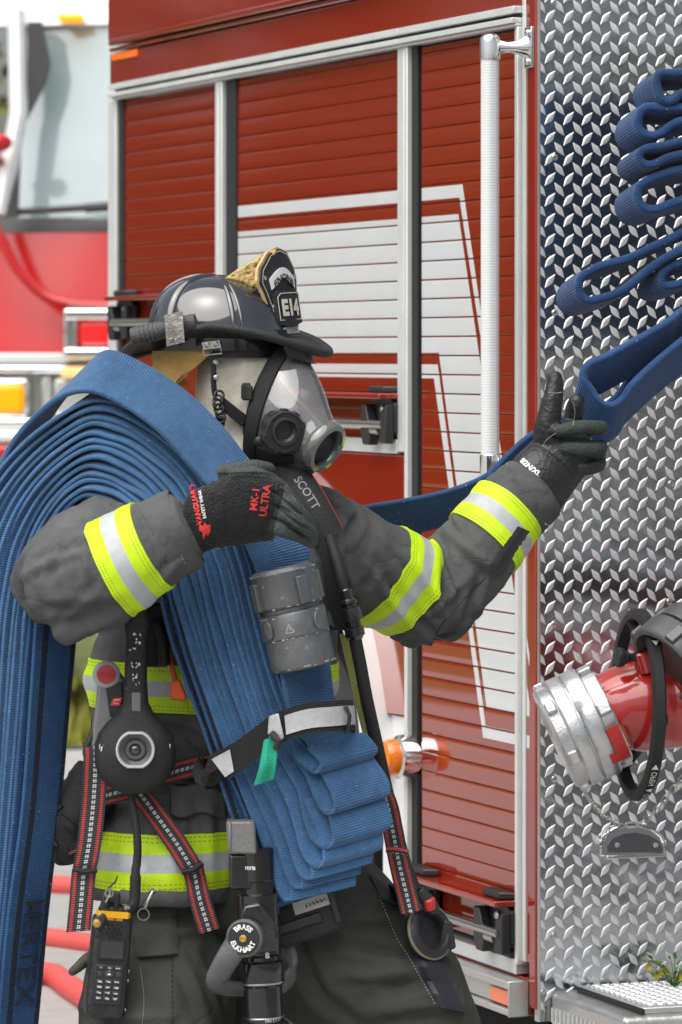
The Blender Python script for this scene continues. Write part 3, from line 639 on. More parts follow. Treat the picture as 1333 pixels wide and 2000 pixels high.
# ---- folded hose bundle carried on the shoulder
OUT = [(585, 1440), (548, 1330), (514, 1200), (486, 1090), (446, 990), (388, 900), (312, 828), (244, 790), (182, 776), (112, 808), (40, 862), (-20, 930), (-60, 1020), (-90, 1200), (-105, 1500), (-120, 1900), (-125, 2160)]
INN = [(408, 1480), (358, 1340), (318, 1210), (292, 1120), (265, 1060), (232, 1015), (200, 1000), (170, 995), (148, 1003), (120, 1030), (98, 1075), (82, 1140), (74, 1210), (66, 1330), (44, 1600), (12, 1850), (-14, 2160)]
DN = [-.30, -.30, -.30, -.30, -.29, -.27, -.25, -.24, -.23, -.23, -.24, -.25, -.26, -.27, -.27, -.26, -.24]
WV = [(0.098, 0.06, 0.012), (0.09, 0.07, 0), (0.085, 0.075, 0), (0.085, 0.075, 0.0), (0.08, 0.08, 0.01), (0.07, 0.085, 0.03), (0.055, 0.085, 0.045), (0.045, 0.09, 0.05), (0.045, 0.09, 0.045), (0.05, 0.09, 0.03), (0.06, 0.09, 0.015), (0.078, 0.08, 0), (0.076, 0.078, 0), (0.073, 0.075, 0), (0.07, 0.075, 0), (0.072, 0.075, 0), (0.070, 0.075, 0)]
FOLD = [((620, 1503), (112, -30)), ((645, 1588), (112, -36)), ((640, 1655), (116, -36)), ((622, 1693), (118, -34)), ((602, 1720), (120, -34)), ((583, 1738), (118, -30)), ((562, 1762), (128, -30)), ((520, 1778), (70, -22))]
HB = thing('hose_bundle', 'bundle of flat blue fire hose folded over the firefighter\'s shoulder with a grey coupling', 'fire hose', P(250, 2100, -.25))
NL = 14; NS = 113
Oc = crs([P(x, y, d) for (x, y), d in zip(OUT, DN)], NS); Ic = crs([P(x, y, d) for (x, y), d in zip(INN, DN)], NS); Wc = crs(WV, NS)
def bundle():
    rnd = random.Random(11); mats = [M['hose'], M['hose_s']]
    fr = [(i + .5) / NL + rnd.uniform(-.22, .22) / NL for i in range(NL)]
    def layer(i):
        nr = []; fa = []; th = []; ph = rnd.uniform(0, 50)
        for s in range(NS):
            f = fr[i]; p = Oc[s].lerp(Ic[s], f)
            wob = noise.noise(V((s * .13, i * 3.1 + ph, 0))) * .004; p = p + V((wob, noise.noise(V((s * .07, i * 5.7, 9))) * .010, wob))
            w_ = V(Wc[s]) * (1 + noise.noise(V((s * .07, i * 2.3, 4))) * .10)
            tg = (Oc[min(s + 1, NS - 1)] - Oc[max(s - 1, 0)]).normalized(); nn = tg.cross(w_).normalized()
            k = abs((Oc[s] - Ic[s]).dot(nn)) / NL; th.append(max(.010, min(.024, k * rnd.uniform(.64, .80))))
            nr.append(p); fa.append(p + w_)
        for q in (th,):
            for _ in range(3):
                for s in range(1, NS - 1): q[s] = (q[s - 1] + q[s] + q[s + 1]) / 3
        return nr, fa, th
    for k in range(NL // 2):
        a = layer(2 * k); b = layer(2 * k + 1); g = G()
        (tx, ty), (wx, wy) = FOLD[k + 1]; d = -.315 + .006 * k
        pa, pb = a[0][0], b[0][0]; tip = P(tx, ty, d); wf = P(tx + wx, ty + wy, d + .05) - tip
        # local frame at the fold
        mid = (pa + pb) / 2; u = (tip - mid); lu = u.length; u.normalize(); nr_ = V((-u.z, 0, u.x)); nr_ = nr_ if nr_.x > 0 else -nr_; r = (.0135, .0165, .015, .0115, .0108, .0108, .013)[k]
        opn = (.6, 1.5, 1.3, .9, .8, .8, .9)[k]
        loop = [pa, mid + u * lu * .42 + nr_ * (r * 1.1 + (pa - mid).dot(nr_) * .5), tip - u * .075 + nr_ * r * 1.5 * opn ** .3, tip - u * .032 + nr_ * r * 1.35 , tip - u * .006 + nr_ * r * .8, tip, tip - u * .006 - nr_ * r * .8, tip - u * .034 - nr_ * r * 1.2 * opn ** .3, tip - u * .085 - nr_ * r * .75 * opn ** .4, mid + u * lu * .42 + nr_ * ((pb - mid).dot(nr_) * .6 - r * .2), pb]
        wl = [a[1][0] - a[0][0], (a[1][0] - a[0][0]).lerp(wf, .6)] + [wf] * 7 + [(b[1][0] - b[0][0]).lerp(wf, .6), b[1][0] - b[0][0]]
        lp = cr(loop, 46); lw = cr(wl, 46); lt = [.0115] * 46
        near = a[0][::-1][:-1] + lp + b[0][1:]; far = a[1][::-1][:-1] + [p + w_ for p, w_ in zip(lp, lw)] + b[1][1:]; th = a[2][::-1][:-1] + lt + b[2][1:]
        n0 = len(a[0]) - 1
        for j in range(5):   # blend thickness into the fold
            th[n0 + j] = th[n0 - 1] + (.0115 - th[n0 - 1]) * j / 5; th[n0 + 45 - j] = th[n0 + 46] + (.0115 - th[n0 + 46]) * j / 5
        strip(g, near, far, th, 1 if k == NL // 2 - 1 else 0)
        obj('hose_layer', g, mats, HB, smooth=60)
    # outermost length with the coupling
    nr = [(-70, 1150), (-30, 980), (20, 872), (78, 806), (130, 772), (185, 768), (245, 795), (310, 842), (370, 908), (420, 965), (465, 1035), (492, 1090), (503, 1120), (526, 1200), (548, 1310), (558, 1360), (578, 1425), (600, 1450)]
    fa = [(30, 1100), (50, 920), (95, 822), (142, 755), (186, 703), (222, 686), (300, 722), (375, 775), (440, 840), (490, 905), (553, 985), (600, 1058), (608, 1110), (628, 1200), (645, 1300), (652, 1355), (676, 1420), (700, 1436)]
    dn = [-.16, -.17, -.18, -.20, -.23, -.25, -.27, -.30, -.31, -.325, -.335, -.335, -.335, -.335, -.335, -.335, -.33, -.32]; df = [-.08, -.09, -.10, -.13, -.15, -.16, -.17, -.18, -.2, -.21, -.24, -.26, -.26, -.26, -.26, -.26, -.26, -.26]
    near = [P(x, y, d) for (x, y), d in zip(nr, dn)]; far = [P(x, y, d) for (x, y), d in zip(fa, df)]
    # then its own fold, first of the fan
    (tx, ty), (wx, wy) = FOLD[0]; tip = P(tx, ty, -.325); wf = P(tx + wx, ty + wy, -.26) - tip; n1 = V((.6, 0, .8)); u = V((.8, 0, -.6))
    loop = [tip - u * .035 + n1 * .020, tip - u * .004 + n1 * .013, tip, tip - u * .008 - n1 * .010, tip - u * .04 - n1 * .008, P(572, 1462, -.30), P(556, 1425, -.29), P(534, 1360, -.285), P(506, 1240, -.285)]
    near += loop; far += [p + wf for p in loop[:6]] + [p + wf * .9 for p in loop[6:]]
    n_ = 150; nc = cr(near, n_); fc = cr([a + b * 0 for a, b in zip(far, near)], n_)
    # resample far by station so both edges correspond
    idx = [i * (len(near) - 1) / (n_ - 1) for i in range(n_)]
    def at(pts):
        out = []
        for t in idx:
            i = min(int(t), len(pts) - 2); f = t - i; p0 = pts[max(i - 1, 0)]; p1 = pts[i]; p2 = pts[i + 1]; p3 = pts[min(i + 2, len(pts) - 1)]
            out.append(0.5 * ((2 * p1) + (p2 - p0) * f + (2 * p0 - 5 * p1 + 4 * p2 - p3) * f * f + (3 * p1 - p0 - 3 * p2 + p3) * f ** 3))
        return out
    g = G(); strip(g, at(near), at(far), .0135, 0, 20)
    obj('top_hose_length', g, mats, HB, smooth=60)
    # coupling : three rings with lugs
    a = P(552, 1112, -.318); b = P(594, 1302, -.318); ax = (b - a).normalized(); L = (b - a).length
    cm = mat('hard_coat_coupling', (.165, .170, .175), .38, .6, var=(14, .18), bump=(300, .1, 2)); chip = mat('scuffed_metal', (.6, .6, .58), .4, .8)
    g = G(); r = .062
    g.lathe(a, ax, [(.052, -.004), (r - .004, 0), (r - .001, .004), (r, .02), (r, .066), (r - .002, .069), (r - .007, .071), (r - .007, .078), (r + .000, .080), (r + .002, .084), (r + .002, .125), (r - .001, .128), (r - .0005, .130), (r - .001, L - .005), (r - .004, L), (.045, L + .003)], 56)
    co = obj('coupling', g, cm, HB, smooth=30)
    _, u, v_ = frame(ax, (0, -1, 0))
    g = G()
    for k in range(4):
        an = math.radians(-28 + 90 * k); dr = u * math.cos(an) + v_ * math.sin(an); tn = ax.cross(dr)
        g.box(a + ax * .042 + dr * (r + .003), ax * .026, tn * .0105, dr * .006)
    for k in range(4):
        an = math.radians(-44 + 90 * k); dr = u * math.cos(an) + v_ * math.sin(an); tn = ax.cross(dr)
        g.loft([[a + ax * (.105 + .018 * math.cos(2 * math.pi * j / 14)) + tn * (.010 * math.sin(2 * math.pi * j / 14)) + dr * (r + h) for j in range(14)] for h in (.0, .008)])
    split_obj('lug', g, cm, co, bevel=.002)
    g = G(); rnd = random.Random(4)
    for k in range(46):
        an = math.radians(rnd.uniform(-80, 80)); dr = u * math.cos(an) + v_ * math.sin(an); tn = ax.cross(dr); h = rnd.choice((.003, .068, .0845, .127, L - .004)) + rnd.uniform(-.001, .001)
        g.box(a + ax * h + dr * (r + .0012), ax * rnd.uniform(.0006, .0016), tn * rnd.uniform(.001, .004), dr * .0012)
    dr = u * math.cos(math.radians(8)) + v_ * math.sin(math.radians(8)); tn = ax.cross(dr); o = a + ax * .108 + dr * (r + .0022)
    for p0, p1 in (((-.008, .008), (0, -.008)), ((0, -.008), (.008, .008)), ((.008, .008), (-.008, .008)), ((0, -.003), (0, .003))):
        m_ = (V((*p0, 0)) + V((*p1, 0))) / 2; e = V((*p1, 0)) - V((*p0, 0)); dd = (tn * e.x + ax * e.y); g.box(o + tn * m_.x + ax * m_.y, dd / 2, dd.cross(dr).normalized() * .0008, dr * .0008)
    obj('scuff_marks', g, chip, co)
    # stencilled lettering down the innermost length
    fi = fr[NL - 1]; pts = [Oc[s].lerp(Ic[s], fi) for s in range(NS)]; z0 = P(0, 1868, -.25).z; s0 = min(range(84, NS), key=lambda s: abs(pts[s].z - z0)); ds = (pts[s0 + 1] - pts[s0]).length
    def face(x, y, l):
        s = s0 + x / ds; i = max(0, min(int(s), NS - 2)); f = s - i; p = pts[i].lerp(pts[i + 1], f); w_ = V(Wc[i]).lerp(V(Wc[i + 1]), f)
        tg = (pts[i + 1] - pts[i]).normalized(); nn = tg.cross(w_).normalized(); nn = nn if nn.x > 0 else -nn
        return p + w_ * .5 + w_.normalized() * y * 1.15 + nn * (.0128 + l)
    g = text_geo('MERTEX', .058, face, bold=.0006, depth=.0006); obj('lettering', g, mat('faded_black_ink', (.015, .024, .048), .85), HB, recalc=False, smooth=0)
FRI = bundle()
# ---- strap round the bundle
def webbing(name, m, parent, loc=None, path=None, up=None, w=.05, th=.003, n=60, **kw):
    """band: path of centre points, up = band width directions"""
    pc = cr(path, n); uc = [v.normalized() for v in cr(up, n)]; g = G(); grid = []; uv = []; L = 0
    for i in range(n):
        if i: L += (pc[i] - pc[i - 1]).length
        grid.append([pc[i] + uc[i] * (w * (j / 6 - .5)) for j in range(7)]); uv += [(L, j / 6) for j in range(7)]
    g.sheet(grid, th, 0, uv); return obj(name, g, m, parent, loc, **kw), pc, uc
webm = mat('black_webbing', (.016, .016, .017), .8); q = N(webm); u, v = q.uv()
q.bump(q.math('ADD', q.math('SINE', q.math('MULTIPLY', u, 1800)), q.math('SINE', q.math('MULTIPLY', v, 90))), .6, .001)
refl = mat('grey_reflective_tape', (.50, .51, .52), .45, .25, bump=(90, .15, 3), var=(30, .12))
HS = thing('hose_strap', 'black strap with grey reflective patches and green tab cinched round the hose bundle', 'strap', P(520, 1440, -.34))
pth = [P(398, 1506, -.26), P(404, 1510, -.305), P(416, 1506, -.328), P(470, 1475, -.338), P(523, 1434, -.345), P(545, 1421, -.36), P(600, 1404, -.362), P(650, 1399, -.352), P(678, 1397, -.32), P(690, 1400, -.25), P(660, 1420, -.17), P(520, 1470, -.16), P(415, 1510, -.2), P(398, 1506, -.26)]
upv = [P(418, 1530, -.3) - P(404, 1480, -.3)] * 3 + [P(480, 1515, -.3) - P(455, 1455, -.3)] + [P(535, 1458, -.3) - P(512, 1408, -.3)] + [P(545, 1445, -.3) - P(535, 1392, -.3)] + [V((.08, 0, -1))] * 8
so1, pc, uc = webbing('band', webm, HS, None, pth, upv, .058, .004, 90)
def patch(i0, i1, w0, lift, nm='reflective_patch', m=refl, off=0):
    g = G(); grid = []
    for i in range(i0, i1 + 1):
        nn = (pc[min(i + 1, 89)] - pc[max(i - 1, 0)]).cross(uc[i]).normalized(); nn = nn if nn.y < 0 else -nn
        grid.append([pc[i] + nn * lift + uc[i] * (w0 * (j / 4 - .5) + off) for j in range(5)])
    g.sheet(grid, .0016, 0); return obj(nm, g, m, HS, bevel=0)
ii = [i for i in range(45) if 421 < 667 + pc[i].x * F / pc[i].y < 462]; patch(ii[0], ii[-1], .042, .0042); patch(25, 43, .036, .0045)
g = G(); g.prism([P(526, 1398, -.352), P(545, 1392, -.366), P(556, 1440, -.366), P(536, 1462, -.36), P(524, 1430, -.356)], V((0, -.008, 0))); obj('reflective_patch', g, refl, HS, bevel=.003)
g = G(); gr = cr([P(530, 1440, -.366), P(527, 1470, -.38), P(524, 1495, -.385), P(516, 1528, -.375)], 14); gl = [[p + V(((.024 * (j / 6 - .5)) * (1 + .55 * i / 13), -.004 * math.sin(j), .012 * (j / 6 - .5))) for j in range(7)] for i, p in enumerate(gr)]
g.sheet(gl, .003, 0, [(i * .006, j / 6) for i in range(14) for j in range(7)]); gm = mat('green_webbing', (.01, .36, .22), .7); q = N(gm); u, v = q.uv(); q.bump(q.math('SINE', q.math('MULTIPLY', u, 1600)), .6, .001); obj('pull_tab', g, gm, HS)
g = G(); g.tube([P(532, 1432, -.372), P(545, 1448, -.385), P(540, 1462, -.38)], .007, 8); g.tube([P(676, 1380, -.34), P(684, 1398, -.345), P(682, 1418, -.34), P(676, 1430, -.33)], .004, 8); split_obj('keeper_ring', g, M['blk'], HS)
# ---- flat hose drawn out of the hose bed: loops hanging at the right
LOOPS = [
 ([(1640, 100), (1480, 128), (1335, 140), (1283, 140), (1273, 153), (1277, 175), (1286, 192), (1306, 192), (1319, 182), (1335, 177), (1480, 168), (1640, 150)], .0, 'topmost blue hose loop hanging from the hose bed at the upper right'),
 ([(1640, 178), (1480, 205), (1335, 208), (1257, 208), (1241, 221), (1236, 240), (1244, 256), (1267, 263), (1290, 253), (1306, 240), (1335, 232), (1480, 215), (1640, 200)], .01, 'second blue hose loop from the top of the stack, with a wide open bend'),
 ([(1640, 240), (1480, 258), (1335, 273), (1290, 282), (1251, 289), (1239, 302), (1247, 318), (1267, 320), (1296, 305), (1335, 297), (1480, 275), (1640, 262)], -.01, 'third blue hose loop from the top, the tightest bend of the upper stack'),
 ([(1640, 285), (1480, 310), (1335, 328), (1296, 334), (1251, 354), (1236, 373), (1244, 399), (1267, 406), (1300, 396), (1335, 386), (1480, 345), (1640, 310)], .0, 'lowest blue hose loop of the upper stack, drooping and open'),
 ([(1640, 335), (1480, 388), (1335, 448), (1225, 500), (1160, 520), (1127, 539), (1121, 565), (1134, 584), (1153, 584), (1208, 565), (1264, 520), (1335, 480), (1480, 420), (1640, 362)], .02, 'long blue hose loop reaching farthest left below the upper stack'),
 ([(1640, 420), (1480, 455), (1335, 507), (1300, 520), (1283, 536), (1286, 555), (1306, 555), (1335, 545), (1480, 490), (1640, 450)], .03, 'small blue hose loop tucked under the long loop at the right edge')]
def loop(pts, dd, label, D=9.0, m=None, w=.112):
    near = cr([P(x + 13, y, D=D + dd + .00015 * max(0, x - 1333)) for x, y in pts], 90); wv = AW * w + V((0, 0, -.026)); g = G()
    near = [p + V((0, noise.noise(p * 9) * .01, noise.noise(p * 14) * .003)) for p in near]
    strip(g, near, [p + wv * (1 + .08 * noise.noise(p * 7)) for p in near], .0215, 0, 20)
    tag(obj('hose_loop', g, m or M['hose_d'], loc=near[45], smooth=60), label, 'hose loop', 'blue hose loops in the hose bed')
for pts, dd, lb in LOOPS: loop(pts, dd, lb)
# the loop the hand is pulling, running on behind the arm to the bundle
def pulled():
    pts = [(1640, 450, 9.1), (1480, 520, 9.02), (1340, 598, 8.97), (1303, 626, 8.95), (1192, 688, 8.9), (1152, 706, 8.88), (1140, 730, 8.87), (1155, 752, 8.87), (1170, 774, 8.87), (1192, 788, 8.88), (1218, 774, 8.9), (1241, 742, 8.9), (1335, 660, 8.95), (1480, 560, 9.02), (1640, 470, 9.1)]
    near = cr([P(x, y, D=D) for x, y, D in pts], 110); wv = AW * .06 + V((.006, 0, -.082)); g = G()
    strip(g, near, [p + wv for p in near], .0205)
    # second run: from the grip, behind the arm, to the shoulder
    pts2 = [(1250, 700, 8.99), (1200, 775, 8.98), (1150, 800, 8.96), (1090, 815, 8.95), (1030, 851, 8.93), (985, 893, 8.92), (950, 926, 8.90), (880, 955, 8.86), (800, 973, 8.82), (700, 990, 8.76), (600, 1012, 8.7), (480, 1000, 8.66), (360, 960, 8.62)]
    n2 = cr([P(x, y, D=D) for x, y, D in pts2], 70); g2 = G(); w2 = V((.004, .045, -.072))
    strip(g2, n2, [p + w2 * (.75 + .35 * min(1, i / 45)) for i, p in enumerate(n2)], .0165)
    root = thing('pulled_hose', 'blue hose gripped by the raised glove and stretched behind the arm', 'fire hose', P(1160, 800, D=8.9), 'blue hose loops in the hose bed')
    obj('loop', g, M['hose_d'], root, smooth=60); obj('stretched_run', g2, M['hose_d'], root, smooth=60)
pulled()
# folded hose packed in the bed, just outside the frame to the right
def hose_stack():
    root = thing('hose_stack', 'stack of folded navy hose packed on the hose bed right of the hanging loops', 'hose stack', P(1620, 660, D=9.1))
    g = G(); rnd = random.Random(21); fr_ = []
    y = 660; s = 0
    while y > 130:
        for dd in (.0, .125):
            x0 = 1405 + rnd.uniform(-14, 14); pts = [P(x0 + (1880 - x0) * k / 12, y + 3 * math.sin(k * 1.7 + y), D=9.05 + .1 * k / 12 + dd + rnd.uniform(-.006, .006)) for k in range(13)]
            strip(g, pts, [p + AW * .112 for p in pts], .0185, 0, 14)
        y -= 19.5
    obj('stacked_hose', g, hose_mat('bright_hose_jacket', (.075, .19, .40), False), root, smooth=60)  # colour raised above the loops so its mirror image in the plate looks lit
hose_stack()
# hose bed shelf the loops come out of (to the right of the frame)
g = G(); g.rbox(.62, 1.4, .004, .95, .74, .76); g.rbox(.62, 1.4, .004, .95, .22, .24); g.rbox(1.38, 1.4, .004, .95, .24, .74); obj('hose_bed', g, M['alum'], FE, bevel=.003)
# ================================================================ firefighter
PX = 0.001  # at the firefighter's depth one photo pixel is about one millimetre
def fuse(g, voxel, it=6, fac=.5):
    me = bpy.data.meshes.new('t'); me.from_pydata(g.v, [], g.f); me.update(); o = bpy.data.objects.new('t', me); COL.objects.link(o)
    import bmesh
    bm = bmesh.new(); bm.from_mesh(me); bmesh.ops.recalc_face_normals(bm, faces=bm.faces); bm.to_mesh(me); bm.free()
    r = o.modifiers.new('r', 'REMESH'); r.mode = 'VOXEL'; r.voxel_size = voxel
    if it: s = o.modifiers.new('s', 'SMOOTH'); s.factor = fac; s.iterations = it
    ev = o.evaluated_get(bpy.context.evaluated_depsgraph_get()); m2 = bpy.data.meshes.new_from_object(ev)
    vs = [v.co.copy() for v in m2.vertices]; fs = [tuple(p.vertices) for p in m2.polygons]; ns = [v.normal.copy() for v in m2.vertices]
    bpy.data.objects.remove(o); bpy.data.meshes.remove(me); bpy.data.meshes.remove(m2); return vs, fs, ns
def limb(g, pts, n=20, k=24):
    """pts: (px, py, d, r[, flat]) -> closed tapered tube"""
    c = cr([P(p[0], p[1], p[2]) for p in pts], k); r = [q.x for q in cr([(p[3], 0, 0) for p in pts], k)]
    a = (c[1] - c[0]).normalized(); b = (c[-1] - c[-2]).normalized()
    g.tube([c[0] - a * r[0] * .25] + c + [c[-1] + b * r[-1] * .2], [r[0] * .7] + r + [r[-1] * .7], n)
def ell(g, rows, n=28):
    """rows: (px, py, d, rx, ry, yaw) stacked ellipses"""
    g.loft([[P(x, y, d) + V((rx * math.cos(a) * math.cos(yw) - ry * math.sin(a) * math.sin(yw), rx * math.cos(a) * math.sin(yw) + ry * math.sin(a) * math.cos(yw), 0)) for a in [2 * math.pi * j / n for j in range(n)]] for x, y, d, rx, ry, yw in rows])
def crumple(vs, ns, fn):
    return [v + n * fn(v) for v, n in zip(vs, ns)]
def bvh_of(vs, fs): return BVHTree.FromPolygons(vs, fs)
CAMO = V((0, 0, CZ))
def castpx(bvh, x, y, lift=.002, default=0.0):
    d = (P(x, y) - CAMO).normalized(); h = bvh.ray_cast(CAMO, d)
    if h[0] is None: return P(x, y, default)
    return h[0] - d * lift
def on_surface(bvh, x, y, ang, dflt, k=1.0):
    """text mapping: flat metres -> photo pixel offsets -> point on the surface seen there"""
    ca, sa = math.cos(math.radians(ang)), math.sin(math.radians(ang)); last = [None]
    def fn(u, v, l):
        px_ = x + (u * ca - v * sa) * 1000 * k; py_ = y - (u * sa + v * ca) * 1000 * k
        d = (P(px_, py_) - CAMO).normalized(); h = bvh.ray_cast(CAMO, d)
        if h[0] is None: return P(px_, py_, dflt)
        return h[0] - d * l
    return fn
def seam(bvh, pts, r, n=40, lift=.001):
    return [castpx(bvh, p.x, p.y, lift) for p in cr([(a, b, 0) for a, b in pts], n)]
FFR = thing('person', 'firefighter in dark turnout gear, black helmet and clear face mask, pulling blue hose', 'person', P(560, 2440, 0))
# ---------------- materials
M['coat'] = mat('charcoal_coat_cloth', (.096, .100, .099), .9, spec=.15, var=(5, .30)); q = N(M['coat'])
nA, nB, nC = q.noise(16, 4), q.noise(600, 2), q.noise(45, 4); 
def creases(q, scale):
    v = q.n.new('ShaderNodeTexVoronoi'); v.feature = 'DISTANCE_TO_EDGE'; v.inputs['Scale'].default_value = scale; v.inputs['Randomness'].default_value = 1
    w_ = q.n.new('ShaderNodeTexNoise'); w_.inputs['Scale'].default_value = 7; w_.inputs['Detail'].default_value = 3; o = q.objc(); q.l.new(o, w_.inputs['Vector'])
    a = q.n.new('ShaderNodeVectorMath'); a.operation = 'MULTIPLY_ADD'; q.l.new(w_.outputs['Color'], a.inputs[0]); a.inputs[1].default_value = (.22, .22, .22); q.l.new(o, a.inputs[2]); q.l.new(a.outputs[0], v.inputs['Vector'])
    return q.math('POWER', q.math('MINIMUM', v.outputs['Distance'], .35), .6)
cz_ = creases(q, 9); q.bump(q.math('ADD', q.math('MULTIPLY', nA, .8), q.math('ADD', q.math('MULTIPLY', cz_, .7), q.math('ADD', q.math('MULTIPLY', nC, .28), q.math('MULTIPLY', nB, .09)))), .62, .014)
M['trous'] = mat('black_trouser_cloth', (.055, .055, .052), .88, spec=.12, var=(6, .25)); q = N(M['trous'])
nA, nB, nC = q.noise(14, 4), q.noise(600, 2), q.noise(40, 4); q.bump(q.math('ADD', q.math('MULTIPLY', nA, .8), q.math('ADD', q.math('MULTIPLY', creases(q, 7), .6), q.math('ADD', q.math('MULTIPLY', nC, .25), q.math('MULTIPLY', nB, .07)))), .6, .014)
M['skin'] = mat('skin', (.72, .47, .38), .5); M['hood'] = mat('cream_knit_hood', (.76, .71, .60), .9, bump=(45, .5, 5), var=(14, .14))
M['knit'] = mat('black_fleece_glove', (.010, .010, .011), .95, sheen=.12, bump=(240, 1.0, 4), var=(90, .5)); M['leath'] = mat('black_glove_leather', (.016, .016, .017), .42, bump=(130, .3, 3)); M['gpalm'] = mat('grey_suede', (.050, .058, .058), .85, bump=(200, .5, 3)); M['greenpalm'] = mat('dark_green_suede', (.030, .043, .040), .8, bump=(200, .5, 3))
tp = mat('lime_reflective_trim', (.6, .9, .02), .55); q = N(tp); u, v = q.uv()
sil = q.band(u, .335, .655); n1 = q.noise(40, 5)
st_ = q.math('MULTIPLY', q.math('MAXIMUM', q.math('MAXIMUM', q.band(u, .045, .062), q.band(u, .12, .136)), q.math('MAXIMUM', q.band(u, .938, .955), q.band(u, .864, .88))), q.math('GREATER_THAN', q.math('SINE', q.math('MULTIPLY', v, 2 * math.pi / .006)), -.3))
c = q.mix(sil, (.56, .80, .004, 1), (.44, .46, .47, 1)); c = q.mix(q.math('MULTIPLY', st_, .7), c, (.06, .07, .01, 1))
c = q.scale(c, q.math('MULTIPLY_ADD', n1, .35, .82)); sm1 = q.noise(14, 6, rough=.7); c = q.mix(q.math('MULTIPLY', q.math('MAXIMUM', q.math('SUBTRACT', sm1, .55), 0.0), 2.2), c, (.10, .10, .09, 1)); q.base(c); q.bump(q.math('ADD', q.math('MULTIPLY', n1, .7), q.math('MULTIPLY', sil, -.12)), .35, .006); q.inp(q.p.inputs['Roughness'], q.math('MULTIPLY_ADD', sil, -.15, .65)); M['trimtape'] = tp
# ---------------- body : one continuous figure under the clothing
def body():
    g = G()
    ell(g, [(395, 1690, 0, .13, .10, -.5), (400, 1560, 0, .135, .10, -.5), (420, 1400, -.01, .14, .10, -.5), (440, 1230, -.02, .165, .11, -.5), (450, 1090, -.02, .175, .11, -.5), (460, 1000, -.02, .14, .09, -.5), (472, 950, -.02, .07, .065, -.5), (485, 880, -.01, .062, .062, -.5), (490, 840, -.01, .062, .065, -.4)])
    g.sphere(P(490, 780, 0), (.088, .072, .112), 24, 18, ax=(V((.93, -.36, -.08)).normalized(), V((.36, .93, 0)).normalized(), V((.08, 0, 1)).normalized()))
    fwd = V((.93, -.36, -.12)).normalized(); lat = V((.36, .93, 0)).normalized(); upv_ = fwd.cross(lat) * -1; hc = P(490, 782, 0)
    hp = lambda a, b, c_: hc + fwd * a + lat * b + upv_ * c_
    g.tube([hp(.088, 0, .02), hp(.105, 0, -.012), hp(.116, 0, -.028), hp(.098, 0, -.034)], [.008, .011, .014, .008], 10)            # nose
    for s in (-1, 1):
        g.tube([hp(.075, s * .05, .034), hp(.096, s * .025, .037), hp(.098, s * .01, .033)], .009, 8)                                # brows
        g.sphere(hp(.082, s * .031, .012), .014, 12, 8); g.sphere(hp(-.005, s * .078, -.005), (.018, .012, .03), 10, 8)                # eyes, ears
        g.sphere(hp(.06, s * .045, -.03), (.03, .025, .025), 12, 8)
    g.tube([hp(.085, -.025, -.067), hp(.098, 0, -.066), hp(.085, .025, -.067)], [.005, .009, .005], 8); g.tube([hp(.083, -.02, -.078), hp(.096, 0, -.079), hp(.083, .02, -.078)], [.005, .009, .005], 8)
    g.sphere(hp(.07, 0, -.105), (.03, .035, .024), 12, 8)
    limb(g, [(270, 1040, -.13, .062), (180, 1110, -.26, .055), (110, 1175, -.36, .045), (230, 1115, -.42, .042), (370, 1025, -.43, .03), (430, 995, -.42, .03)])
    limb(g, [(600, 1050, .03, .062), (720, 1115, .1, .058), (848, 1178, .18, .046), (940, 1075, .24, .042), (1040, 958, .29, .031), (1090, 905, .33, .03)])
    limb(g, [(330, 1660, -.02, .08), (315, 1850, -.10, .08), (295, 2080, -.2, .062), (275, 2230, -.14, .058), (265, 2385, -.08, .042), (285, 2425, -.12, .035), (330, 2430, -.2, .03)])
    limb(g, [(500, 1660, .03, .1), (660, 1830, .02, .085), (790, 1985, -.02, .064), (815, 2200, .04, .055), (830, 2385, .08, .042), (855, 2425, .05, .035), (920, 2430, .0, .03)])
    vs, fs, ns = fuse(g, .0065, 5)
    gg = G(); gg.add(vs, fs); return obj('body', gg, M['skin'], FFR, smooth=180, recalc=False)
BODY = body()
# ---------------- coat
def fold(p, c, d, w, amp, ln):
    """one cloth fold: ridge through c along direction d, half-width w, length ln"""
    q_ = p - c; t = q_.dot(d); s = (q_ - d * t).length
    if s > 3 * w or abs(t) > ln: return 0.0
    return amp * math.exp(-(s / w) ** 2) * (1 - (t / ln) ** 2)
CF = []; TF = []
def pxof(p): return 667 + p.x * F / p.y, 690 - (p.z - CZ) * F / p.y
def pxfolds(F_, x, y, k):
    """cloth folds laid out where the garment shows them: (x0, y0, x1, y1, width, height in mm), tapering at both ends"""
    r = 0.0
    for x0, y0, x1, y1, w, a in F_:
        dx, dy = x1 - x0, y1 - y0; L = math.hypot(dx, dy); ux, uy = dx / L, dy / L; t = (x - x0) * ux + (y - y0) * uy
        if t < -w or t > L + w: continue
        bend = .10 * L * math.sin(3.1 * t / L + x0); s = -(x - x0) * uy + (y - y0) * ux - bend * .5
        if abs(s) > 3 * w: continue
        tp = math.sin(math.pi * max(0, min(1, (t + w) / (L + 2 * w)))) ** .6; z = s / w
        r += a * .001 * tp * (math.exp(-z * z * 1.6) - .55 * math.exp(-(z - 1.35) ** 2 * 2.2))
    return r * k
